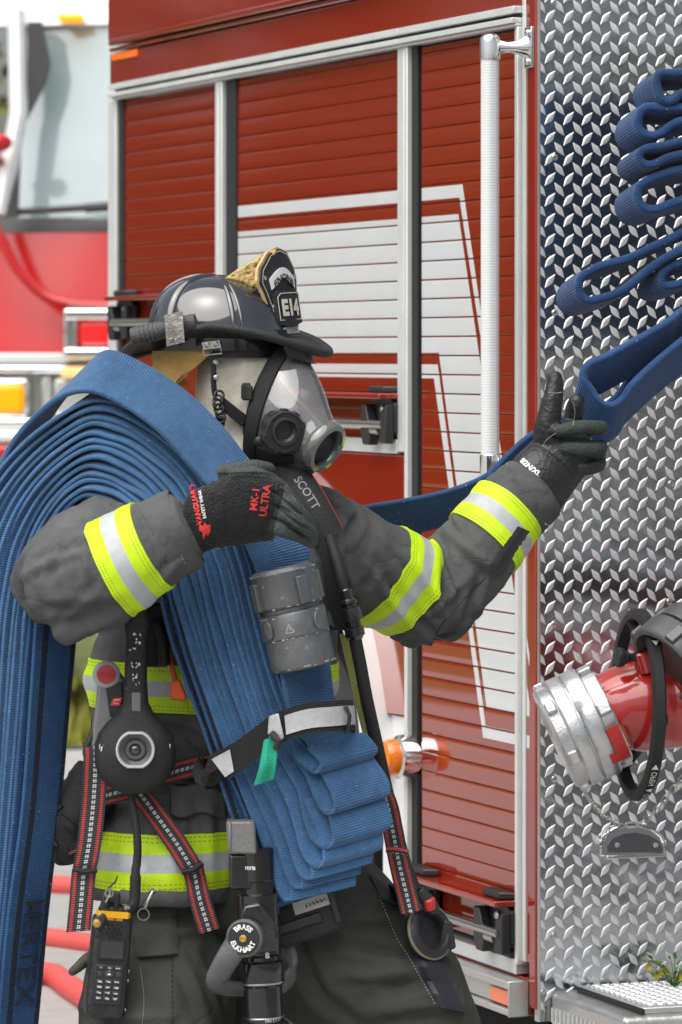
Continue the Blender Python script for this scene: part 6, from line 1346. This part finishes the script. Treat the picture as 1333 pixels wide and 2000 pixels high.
# shoulder pad with hose and quick coupling on the chest
padn = mat('black_neoprene', (.020, .020, .021), .75, bump=(300, .3, 2))
g = G(); pc_ = cr([P(545, 895, -.09), P(572, 930, -.115), P(600, 970, -.14), P(624, 1012, -.15), P(642, 1048, -.15)], 24); uu = V((.82, .30, .50)).normalized(); nrm_ = V((.5, -.86, .0)); grid = []; uv = []
for i, p in enumerate(pc_):
    grid.append([p + uu * (.062 * (j / 10 - .5)) + V((.15, -.9, .1)) * (.020 * (1 - (2 * j / 10 - 1) ** 2)) for j in range(11)])
g.sheet(grid, .008); pad = obj('shoulder_pad', g, padn, HA, smooth=60)
g = G()
for j in (0, 10): g.tube([r[j] + V((0, -.002, 0)) for r in grid], .0035, 8)
split_obj('red_piping', g, mat('red_piping_cloth', (.5, .03, .03), .6), pad)
def padfn(x, y, l):
    s = 11.5 + x / (pc_[1] - pc_[0]).length; i = max(0, min(22, int(s))); f = s - i; t = y / .062 + .5; j = max(0, min(9, int(t * 10))); k = t * 10 - j
    a_ = grid[i][j].lerp(grid[i][j + 1], k); b_ = grid[i + 1][j].lerp(grid[i + 1][j + 1], k); return a_.lerp(b_, f) + V((.2, -.95, .2)) * (.0048 + l)
g = text_geo('SCOTT', .024, padfn, bold=.0003); obj('lettering', g, mat('grey_ink', (.24, .24, .24), .6), pad, recalc=False, smooth=0)
g = G(); g.tube(cr([P(630, 1020, -.15), P(645, 1052, -.165), P(657, 1090, -.19), P(668, 1130, -.205), P(676, 1165, -.205)], 24), .0105, 14); g.tube(cr([P(693, 1240, -.205), P(703, 1290, -.2), P(718, 1370, -.19), P(738, 1460, -.17), P(760, 1560, -.14), P(790, 1680, -.12), P(812, 1740, -.13)], 36), .0125, 14); split_obj('air_hose', g, M['rub'], HA)
g = G(); qa = (P(696, 1245, -.205) - P(674, 1150, -.205)).normalized(); g.lathe(P(674, 1150, -.205), qa, [(.011, 0), (.013, .003), (.0125, .020), (.017, .023), (.018, .028), (.014, .031), (.014, .035), (.020, .038), (.021, .05), (.0205, .062), (.016, .064), (.0155, .074), (.019, .077), (.019, .092), (.014, .096), (.012, .100)], 28); obj('quick_coupling', g, mat('polished_black', (.014, .014, .015), .18, coat=.6), HA, smooth=30)
g = G(); g.sheet([[castpx(CB, 638 + 30 * j / 4 + 2 * i, 1168 + 52 * i / 4 + (8 if j in (1, 2) and i == 4 else 0), .016, -.15) for j in range(5)] for i in range(5)], .005); obj('chest_flap', g, M['coat'], COAT, smooth=60)
strap([(640, 1062, -.175), (648, 1110, -.18), (655, 1170, -.175), (664, 1230, -.165)], .034, (1, .1, -.1), mt=webm, name='shoulder_strap')
strap([(676, 1240, -.15), (690, 1300, -.14), (708, 1380, -.13), (728, 1460, -.11), (744, 1530, -.1)], .026, (1, .15, -.2), mt=mat('olive_webbing', (.33, .35, .10), .8, bump=(300, .5, 2)), name='webbing_strap')
g = G(); g.prism([P(333, 1332, -.24), P(352, 1326, -.24), P(366, 1360, -.24), P(362, 1368, -.24), P(334, 1366, -.24)], V((0, -.014, 0))); g.prism([P(322, 1262, -.2), P(332, 1262, -.2), P(348, 1328, -.22), P(338, 1330, -.22)], V((0, -.006, 0))); split_obj('orange_buckle', g, mat('orange_plastic', (.70, .085, .015), .4), HA, bevel=.003)
# dark gear cluster under the arm
g = G(); g.tube([P(308, 1215, -.22), P(318, 1250, -.225), P(322, 1300, -.225)], .024, 12, flat=.5, hint=(0, -1, 0)); g.box(P(300, 1240, -.2), V((.035, 0, 0)), V((0, .02, 0)), V((.006, 0, .06))); obj('chest_strap', g, M['rub'], HA, bevel=.004)
# ================================================================ thermal camera
TC = thing('thermal_camera', 'black handheld thermal camera with white ringed lens, hanging on the chest', 'thermal camera', P(265, 1550, -.3))
tcm = mat('black_rubber_armour', (.016, .016, .017), .55, bump=(280, .3, 2))
def tic():
    g = G(); rows = [(268, 1200, .021, .020, -.285), (268, 1216, .0245, .023, -.285), (268, 1236, .022, .021, -.285), (268, 1250, .0205, .020, -.285), (266, 1330, .0215, .021, -.288), (266, 1372, .024, .022, -.288), (266, 1392, .034, .027, -.288), (265, 1410, .053, .035, -.288), (265, 1432, .070, .043, -.288), (265, 1462, .0775, .048, -.286), (265, 1492, .0765, .048, -.284), (264, 1515, .068, .045, -.28), (264, 1535, .050, .038, -.278), (264, 1548, .026, .022, -.276)]
    def sup(a, e=.75): ca, sa = math.cos(a), math.sin(a); return (math.copysign(abs(ca) ** e, ca), math.copysign(abs(sa) ** e, sa))
    g.loft([[P(x, y, d) + V((rx * sup(a)[0], ry * sup(a)[1], 0)) for a in [2 * math.pi * j / 40 for j in range(40)]] for x, y, rx, ry, d in rows]); root_ = obj('camera_body', g, tcm, TC, smooth=60)
    g = G(); g.lathe(P(269, 1212, -.285), V((0, 0, 1)), [(.0245, 0), (.0245, .006), (.021, .008), (.019, .02), (.012, .022)], 28); g.box(P(269, 1190, -.302), V((.006, 0, 0)), V((0, .003, 0)), V((0, 0, .010))); obj('handle_collar', g, M['blk'], root_)
    g = G(); g.box(P(267, 1374, -.3115), V((.0085, 0, 0)), V((0, .002, 0)), V((0, 0, .021))); obj('button', g, mat('grey_button', (.16, .17, .18), .35), root_, bevel=.002)
    c = P(265, 1465, -.346)
    g = G(); n = 48
    def fl(a, r): x, z = r * math.cos(a), r * math.sin(a); k = .0315 / .034 * r; return V((x, 0, max(-k, min(k, z))))
    g.loft([[c + fl(2 * math.pi * j / n, r) + V((0, y, 0)) for j in range(n)] for r, y in ((.0365, .018), (.0362, -.003), (.0335, -.004), (.0315, -.001), (.0305, .006))], True, False); obj('lens_ring', g, mat('pale_grey_plastic', (.55, .56, .56), .4), root_, smooth=40)
    g = G(); g.loft([[c + fl(2 * math.pi * j / n, r) + V((0, y, 0)) for j in range(n)] for r, y in ((.031, .004), (.026, .006), (.018, .010))], True, False); g.lathe(c + V((0, .008, 0)), V((0, -1, 0)), [(.018, 0), (.018, .005), (.012, .005), (.010, .001)], 32); l_ = obj('lens_well', g, mat('lens_black', (.085, .087, .09), .3), root_)
    g = G(); g.sphere(c + V((0, .006, 0)), (.0095, .006, .0095), 20, 12); obj('lens_glass', g, mat('lens_glass', (.01, .012, .015), .03, coat=1.0, spec=.9), l_)
    b = bvh_of([v for v in g.v], []) if False else None
    fn = flat(P(265, 1504, -.3368), (-1, 0, 0), (0, 0, -1)); gt = text_geo('FLIR', .010, fn); obj('lettering', gt, M['blkink'], root_, recalc=False, smooth=0)
    gt = G(); rnd = random.Random(2)
    for k in range(34):
        x, y = 262 + rnd.gauss(0, 5.5), rnd.choice((1248, 1262, 1300, 1318, 1335, 1342)) + rnd.uniform(-10, 10); gt.box(P(x, y, -.3082 + .0016 * ((x - 266) / 10) ** 2), V((rnd.uniform(.0006, .0022), 0, 0)), V((0, .0009, 0)), V((rnd.uniform(-.001, .001), 0, rnd.uniform(.0006, .0026))))
    for sx, n_ in ((205, 6), (327, 5)):
        for k in range(n_): gt.box(P(sx - 9 + k * 3.6, 1458 + (k % 2) * 4, -.318 + .0 * k + (.006 if sx > 300 else .0)), V((.0007 + .0006 * (k % 3 == 1), 0, .0004)), V((0, .004, 0)), V((.0008 * (k % 2), 0, .0045)))
    obj('label_marks', gt, M['wht'], root_)
    g = G(); g.tube(cr([P(262, 1545, -.27), P(258, 1575, -.265), P(266, 1620, -.255), P(268, 1660, -.25)], 16), .006, 10); obj('tether', g, M['rub'], root_)
tic()
# ================================================================ alarm console
AC = thing('alarm_console', 'grey and black alarm console with a red round button, hanging beside the thermal camera', 'alarm console', P(200, 1480, -.27))
g = G(); g.prism([P(197, 1300, -.235), P(226, 1300, -.235), P(246, 1325, -.235), P(246, 1400, -.235), P(222, 1415, -.235), P(200, 1440, -.235), P(178, 1470, -.235), P(186, 1400, -.235)], V((0, -.035, 0))); ab = obj('console_body', g, mat('grey_console_plastic', (.20, .205, .21), .4), AC, bevel=.007, seg=3)
g = G(); g.prism([P(207, 1340, -.271), P(226, 1335, -.271), P(240, 1332, -.271), P(240, 1395, -.271), P(216, 1400, -.271)], V((0, -.004, 0))); obj('console_panel', g, M['blk'], ab, bevel=.002)
g = G(); g.lathe(P(209, 1317, -.268), V((0, -1, 0)), [(.026, 0), (.026, .006), (.022, .009), (.0185, .010)], 32); bt = obj('button_ring', g, mat('light_grey_plastic', (.35, .36, .37), .4), ab)
g = G(); g.lathe(P(209, 1317, -.275), V((0, -1, 0)), [(.0185, 0), (.018, .005), (.011, .0065), (.001, .007)], 28); obj('red_button', g, mat('red_button', (.42, .015, .02), .3, coat=.5), bt)
g = G(); g.prism([P(216, 1378, -.2755), P(222, 1364, -.2755), P(240, 1362, -.2755), P(234, 1378, -.2755)], V((0, -.001, 0))); lg = obj('logo', g, M['redink'], ab); g = G(); g.tube([P(235, 1367, -.2775), P(226, 1367, -.2775), P(223, 1374, -.2775), P(231, 1374, -.2775)], .0009, 5); obj('logo_line', g, M['wht'], ab)
g = G(); g.tube(cr([P(188, 1395, -.25), P(184, 1430, -.26), P(172, 1460, -.262), P(170, 1475, -.262), P(185, 1484, -.262), P(200, 1470, -.258)], 24), .0075, 10); obj('console_handle', g, mat('gloss_black', (.02, .02, .021), .25, coat=.5), ab)
# ================================================================ portable radio in a leather holster
RD = thing('portable_radio', 'black portable radio with keypad and yellow rim in a leather holster on the hip', 'radio', P(215, 1985, -.27))
def radio():
    rx = V((.965, .22, -.09)).normalized(); rz = V((.075, 0, .997)); rz = (rz - rx * rz.dot(rx)).normalized(); ry = rx.cross(rz); ry = ry if ry.y < 0 else -ry
    o = P(217, 1886, -.325)     # centre of the front face
    Q = lambda x, z, n=0: o + rx * x + rz * z + ry * n
    lea = mat('worn_black_leather', (.017, .017, .018), .45, bump=(60, .4, 5), var=(25, .5))
    g = G(); n = 24
    def rr(w, d, z, k=5):
        return [Q(w * math.copysign(abs(math.cos(a)) ** (2 / k), math.cos(a)), z, -d + d * math.copysign(abs(math.sin(a)) ** (2 / k), math.sin(a))) for a in [2 * math.pi * j / 40 for j in range(40)]]
    g.loft([rr(.030, .022, -.098), rr(.036, .025, -.094), rr(.0385, .027, -.07), rr(.0375, .026, .0), rr(.0365, .025, .086), rr(.034, .023, .090)]); h = obj('holster', g, lea, RD, smooth=60)
    g = G(); g.loft([rr(.031, .020, .085), rr(.031, .020, .100)]); g.box(Q(-.002, .096, .001), rx * .026, ry * .003, rz * .006); obj('yellow_rim', g, mat('yellow_plastic', (.78, .40, .01), .35), h, smooth=50)
    g = G(); g.loft([rr(.029, .019, .099), rr(.028, .018, .106)]); rb = obj('radio_top', g, M['blk'], h)
    for x, r, hh in ((-.017, .0085, .026), (.004, .0058, .030)):
        g = G(); n_ = 20; pr = [(r * 1.02, 0), (r * 1.02, hh * .7), (r * .9, hh * .9), (r * .75, hh)]; rings = []
        a, u_, w_ = frame(rz); b = Q(x, .105, -.018)
        for rad, z in pr: rings.append([b + rz * z + u_ * (rad * (1 - .12 * (j % 2)) * math.cos(2 * math.pi * j / n_)) + w_ * (rad * (1 - .12 * (j % 2)) * math.sin(2 * math.pi * j / n_)) for j in range(n_)])
        g.loft(rings); obj('knob', g, M['blk'], rb)
    g = G(); b = Q(.025, .10, -.02); pth = cr([b, P(263, 1760, -.285), P(266, 1700, -.282), P(268, 1688, -.28), P(270, 1650, -.28), P(266, 1600, -.275), P(258, 1560, -.27)], 40)
    g.tube(pth, [(.0105 if i < 14 else (.0085 if i < 17 else .0082 - .0022 * (i - 17) / 23)) for i in range(40)], 14); g.lathe(b, rz, [(.0085, 0), (.0085, .012), (.011, .013)], 18, mi=1); obj('antenna', g, [M['rub'], M['steel']], rb)
    g = G(); g.box(Q(-.001, .030, .0005), rx * .0255, ry * .0015, rz * .020); obj('screen_frame', g, M['rub'], h, bevel=.002)
    g = G(); g.box(Q(-.001, .030, .0022), rx * .0215, ry * .0006, rz * .016); obj('screen', g, mat('dark_screen', (.02, .022, .020), .12, coat=.8), h)
    g = G(); g.box(Q(-.002, -.036, .0005), rx * .0275, ry * .0018, rz * .038); kp = obj('keypad', g, mat('keypad_rubber', (.022, .022, .024), .5), h, bevel=.003)
    g = G(); w = G()
    def key(x, z, a, b): g.box(Q(x, z, .0026), rx * a, ry * .0012, rz * b)
    for k in range(3): key(-.017 + .016 * k, -.004, .0062, .0034)
    key(-.002, -.016, .0085, .0055); key(-.019, -.016, .0048, .0045); key(.016, -.016, .0048, .0045)
    for r_ in range(4):
        for k in range(3): key(-.018 + .016 * k, -.030 - .0105 * r_, .0066, .0036)
    split_obj('key', g, mat('key_rubber', (.05, .05, .053), .45), kp, bevel=.001)
    rnd = random.Random(9)
    for r_ in range(4):
        for k in range(3):
            for e in range(3): w.box(Q(-.018 + .016 * k - .003 + e * .0028, -.030 - .0105 * r_ + rnd.uniform(-.0008, .0008), .0040), rx * .0009, ry * .0004, rz * rnd.uniform(.0008, .0020))
    for k, m_ in ((-.017, 1), (-.001, 2), (.015, 3)):
        for e in range(m_): w.box(Q(k + .003 * (e - m_ / 2), -.004, .0040), rx * .0008, ry * .0004, rz * .0009)
    w.box(Q(-.002, -.016, .0040), rx * .0028, ry * .0004, rz * .0016); w.box(Q(-.002, -.0095, .0024), rx * .0009, ry * .0004, rz * .0009); obj('key_marks', w, M['wht'], kp)
    g = G()
    for r_ in range(4):
        for k in range(4 if r_ % 2 == 0 else 3): g.lathe(Q(-.012 + .0085 * k + (.004 if r_ % 2 else 0), .076 - .0075 * r_, .0012), ry, [(.0026, -.002), (.0026, .001), (.0018, .0012), (.0012, -.0005)], 10)
    obj('speaker_hole', g, M['rub'], h)
    g = G(); g.prism([P(181, 1795, -.335), P(203, 1782, -.335), P(210, 1790, -.335), P(200, 1815, -.335), P(184, 1814, -.335)], V((0, -.006, 0))); tb = obj('holster_tab', g, lea, h, bevel=.003); g = G(); g.lathe(P(190, 1803, -.341), V((-.1, -1, .1)), [(.0085, 0), (.0085, .001), (.007, .0028), (.001, .0036)], 20); obj('snap', g, M['brass'], tb)
    g = G(); rnd = random.Random(6)
    for z in (-.085, -.03, -.012): g.lathe(Q(.0385, z, -.02), rx, [(.004, 0), (.004, .001), (.001, .002)], 10)
    split_obj('rivet', g, M['steel'], h)
    g = G(); g.tube(cr([P(207, 1762, -.33), P(216, 1745, -.335), P(213, 1735, -.33), P(226, 1722, -.31), P(230, 1712, -.29)], 24), .0018, 6); g.ring(P(214, 1745, -.335), V((.2, -1, .1)), .007, .0018, 18, 6); g.ring(P(281, 1786, -.27), V((.2, -1, .1)), .011, .0013, 24, 6); g.lathe(P(284, 1772, -.275), V((.45, 0, .9)), [(.004, 0), (.004, .03), (.0025, .034)], 10); g.tube([P(296, 1745, -.27), P(302, 1738, -.265)], .006, 8); split_obj('clip_chain', g, M['steel'], h)
radio()
# finger of a spare glove behind the radio
g = G(); finger(g, [(205, 1870, -.2), (175, 1872, -.24), (155, 1888, -.255), (142, 1898, -.255)], .018, .009); limb(g, [(210, 1850, -.19, .03), (200, 1910, -.2, .034)]); vs, fs, ns = fuse(g, .004, 3); g = G(); g.add(vs, fs); tag(obj('work_glove', g, mat('grey_green_leather', (.055, .055, .042), .7, bump=(80, .5, 4)), loc=P(190, 1900, -.22), smooth=180), 'olive grey work glove finger poking out behind the radio holster', 'glove')
# ================================================================ nozzle hanging in front of the legs
NZ = thing('hose_nozzle', 'black fire nozzle with grey bail handle hanging under the folded hose', 'nozzle', P(520, 2050, -.3))
def nozzle():
    gl = mat('glossy_black_metal', (.012, .012, .013), .2, coat=.7, bump=(20, .05, 2)); gm = mat('grey_bail_plastic', (.085, .088, .09), .45, bump=(200, .15, 2)); ax = V((.05, 0, -1)).normalized(); o = P(500, 1655, -.285)
    g = G(); g.lathe(o, ax, [(.030, 0), (.034, .004), (.034, .06), (.031, .064), (.031, .085), (.039, .088), (.039, .20), (.034, .205), (.034, .212), (.042, .216), (.0425, .222), (.0425, .250), (.041, .254), (.041, .258), (.0375, .262), (.0375, .325), (.046, .332), (.048, .338), (.048, .43), (.045, .436), (.036, .438)], 48); nb = obj('nozzle_barrel', g, gl, NZ, smooth=30)
    g = G(); g.lathe(o, ax, [(.0428, .2525), (.0432, .254), (.0428, .2555)], 48, caps=False); g.lathe(o, ax, [(.0385, .318), (.039, .3195), (.0385, .321)], 48, caps=False); split_obj('bright_band', g, M['steel'], nb)
    g = G(); c = o + ax * .34
    for k in range(20):
        t = 2 * math.pi * k / 20; a, u_, w_ = frame(ax); d = u_ * math.cos(t) + w_ * math.sin(t); g.box(o + ax * .395 + d * .0485, ax * .028, ax.cross(d) * .004, d * .003)
    split_obj('bumper_rib', g, M['rub'], nb, bevel=.001)
    # grey handle block at the top
    g = G(); g.box(P(473, 1633, -.30), V((.027, .0, .0)), V((0, .028, 0)), V((-.002, 0, .031))); g.box(P(450, 1633, -.325), V((.004, 0, 0)), V((0, .006, 0)), V((0, 0, .028))); split_obj('handle_block', g, mat('grey_cast_block', (.20, .20, .195), .5, .3, bump=(120, .2, 3)), nb, bevel=.005, seg=3)
    g = G(); g.box(P(478, 1700, -.29), V((.028, 0, 0)), V((0, .025, 0)), V((0, 0, .034))); g.prism([P(468, 1790, -.31), P(478, 1765, -.31), P(510, 1760, -.31), P(545, 1810, -.31), P(545, 1855, -.31), P(500, 1862, -.31)], V((0, -.02, 0))); split_obj('valve_body', g, gl, nb, bevel=.006)
    # bail: pivot disc and curved handle
    pv = P(481, 1832, -.345); pn = V((-.30, -.95, .05)).normalized()
    g = G(); g.lathe(pv, pn, [(.032, -.02), (.036, 0), (.036, .010), (.033, .0125)], 40); pth = cr([P(462, 1846, -.345), P(446, 1872, -.345), P(430, 1900, -.34), P(424, 1916, -.335), P(440, 1928, -.315), P(480, 1932, -.285), P(540, 1928, -.24), P(570, 1900, -.21), P(560, 1850, -.20)], 44)
    rings = []
    for i, p in enumerate(pth):
        d = (pth[min(i + 1, 43)] - pth[max(i - 1, 0)]).normalized(); s_ = V((.78, -.1, .5)) if i < 22 else V((0, 0, 1)); s_ = (s_ - d * s_.dot(d)).normalized(); b_ = d.cross(s_); wd = .024 - .006 * min(1, i / 20)
        rings.append([p + s_ * (wd * math.cos(t)) + b_ * (.010 * math.sin(t)) for t in [2 * math.pi * j / 16 for j in range(16)]])
    g.loft(rings); bl = obj('bail_handle', g, gm, nb, smooth=50)
    g = G(); g.lathe(pv, pn, [(.0315, .010), (.0305, .0145), (.001, .015)], 40); ds = obj('pivot_cap', g, mat('matte_black_cap', (.014, .014, .015), .5), bl)
    a, u_, w_ = frame(pn); ux = V((.953, -.30, 0)); uy = V((0, .05, 1)); ux = (ux - pn * ux.dot(pn)).normalized(); uy = (uy - pn * uy.dot(pn)).normalized()
    def arc(rad, flip):
        def fn(x, y, l):
            t = x / rad; r_ = rad + y if not flip else rad - y
            v_ = (ux * math.sin(t) + uy * math.cos(t)) if not flip else (ux * math.sin(t) - uy * math.cos(t)); return pv + pn * (.0152 + l * .5) + v_ * r_
        return fn
    g = text_geo('BRASS', .0135, arc(.0215, False), bold=.0005); g = text_geo('ELKHART', .0135, arc(.0215, True), g=g, bold=.0005); obj('lettering', g, M['wht'], ds, recalc=False, smooth=0)
    g = G(); g.lathe(pv + pn * .015, pn, [(.007, 0), (.007, .0015), (.004, .002), (.0035, .0005), (.001, .0005)], 20); obj('pivot_screw', g, M['brass'], ds)
    def wrap(h, t0, r, sx=1, vert=False, sy=1):
        def fn(x, y, l):
            a_, b_ = (x, y) if not vert else (-y, x)
            t = t0 + sx * a_ / r; d = V((math.sin(t), -math.cos(t), 0)); return o + ax * (h - sy * b_) + d * (r + l)
        return fn
    g = text_geo('0000293168', .0105, wrap(.178, .33, .0405, vert=True), bold=.0003); g = text_geo('\u2022 1.5 NH', .008, wrap(.322, .45, .0385, -1, sy=-1), g=g); g = text_geo('FOG/FLUSH', .0125, wrap(.350, .10, .049, -1, sy=-1), g=g, bold=.0005); g = text_geo('STRAIGHT', .0105, wrap(.352, -.95, .049, -1, sy=-1), g=g, bold=.0003); g = text_geo('DEEP', .0105, wrap(.352, 1.05, .049, -1, sy=-1), g=g, bold=.0003); g = text_geo('ELKHART', .0085, wrap(.035, -.55, .035, -1, sy=-1), g=g, bold=.0003)
    obj('lettering', g, M['wht'], nb, recalc=False, smooth=0)
nozzle()
# dark equipment pouch under the folded hose
EP = thing('equipment_pouch', 'black equipment pouch with a grey printed label under the folded hose', 'pouch', P(600, 1830, -.2))
g = G(); ux = V((.95, .05, .30)).normalized(); uz = V((-.28, -.1, .95)).normalized(); g.box(P(598, 1792, -.20), ux * .064, V((0, .03, 0)), uz * .042); pb = obj('pouch_body', g, mat('black_cordura', (.02, .02, .021), .75, bump=(350, .5, 2)), EP, bevel=.010, seg=3)
g = G(); g.box(P(612, 1764, -.2315), ux * .038, V((0, .001, 0)), uz * .012); lb = obj('label', g, mat('grey_label', (.42, .42, .40), .6), pb); g = G(); rnd = random.Random(1)
for k in range(14): g.box(P(588 + k * 3.8, 1770 - k * 1.2 + (k % 2) * 3, -.2328), ux * rnd.uniform(.0006, .0016), V((0, .0004, 0)), uz * rnd.uniform(.0015, .004))
obj('label_marks', g, M['blkink'], pb); g = G(); g.box(P(652, 1765, -.232), ux * .006, V((0, .003, 0)), uz * .038); g.box(P(580, 1806, -.234), ux * .05, V((0, .003, 0)), uz * .009); split_obj('pouch_flap', g, M['blk'], pb, bevel=.003)
# regulator hanging at the far hip
RG = thing('breathing_regulator', 'black ring shaped breathing regulator with a red knob, hanging at the hip on the right', 'regulator', P(845, 1870, -.1))
rn = V((.62, -.72, .28)).normalized(); rc = P(846, 1818, -.12); g = G(); g.lathe(rc, rn, [(.048, -.03), (.052, -.02), (.052, -.004), (.046, .002), (.038, .003), (.034, -.002), (.032, -.018), (.001, -.02)], 40); rb = obj('regulator_body', g, M['blk'], RG, smooth=40)
g = G(); g.ring(rc + rn * -.008, rn, .0525, .0035, 48, 8); obj('rim', g, mat('worn_tan_rim', (.20, .17, .12), .6), rb)
g = G(); g.prism([P(868, 1795, -.10), P(885, 1805, -.10), P(892, 1852, -.10), P(868, 1862, -.10), P(858, 1840, -.10)], V((0, .03, 0))); g.tube(cr([P(818, 1740, -.14), P(838, 1762, -.14), P(848, 1780, -.13)], 8), .014, 10); obj('holder', g, M['blk'], rb, bevel=.004)
g = G(); pr = [(.011, 0), (.012, .004), (.012, .02), (.009, .023), (.001, .024)]; g.lathe(P(842, 1775, -.14), V((-.2, -.3, .93)), pr, 18); obj('red_knob', g, mat('red_knob_plastic', (.55, .03, .03), .4), rb)
# ================================================================ wear and dirt
def by(n): return bpy.data.materials[n]
for n, a in (('satin_aluminium', (9, .16, .10)), ('brushed_aluminium', (12, .2, .12)), ('black_plastic', (30, .35, .12)), ('hard_coat_coupling', (22, .35, .12, .34, (.42, .42, .40))), ('cast_aluminium', (26, .30, .14, .33, (.16, .15, .14))), ('red_valve_paint', (16, .22, .10, .30, (.14, .02, .015))),
             ('tread_plate_metal', (7, .25, .10)), ('tread_bar_metal', (20, .16, .12)), ('black_rubber', (24, .4, .1)), ('black_helmet_shell', (12, .25, .06)), ('black_rubber_edge', (20, .45, .1, .33, (.07, .065, .06))), ('worn_steel_clip', (30, .3, .1)), ('glossy_black_metal', (30, .3, .10, .29, (.05, .05, .05))), ('grey_bail_plastic', (22, .3, .1)), ('black_rubber_armour', (26, .4, .12, .31, (.07, .07, .068))), ('worn_black_leather', (30, .4, .15, .34, (.10, .09, .08))), ('tan_neck_flap', (16, .3, .0)), ('grey_reflective_tape', (24, .3, .1)), ('red_edged_webbing', (28, .3, .0)), ('black_webbing', (30, .4, .0)), ('white_ribbed_grip', (25, .12, .05)), ('grey_console_plastic', (22, .25, .1)), ('step_edge_metal', (16, .3, .12))):
    grime(by(n), *a)
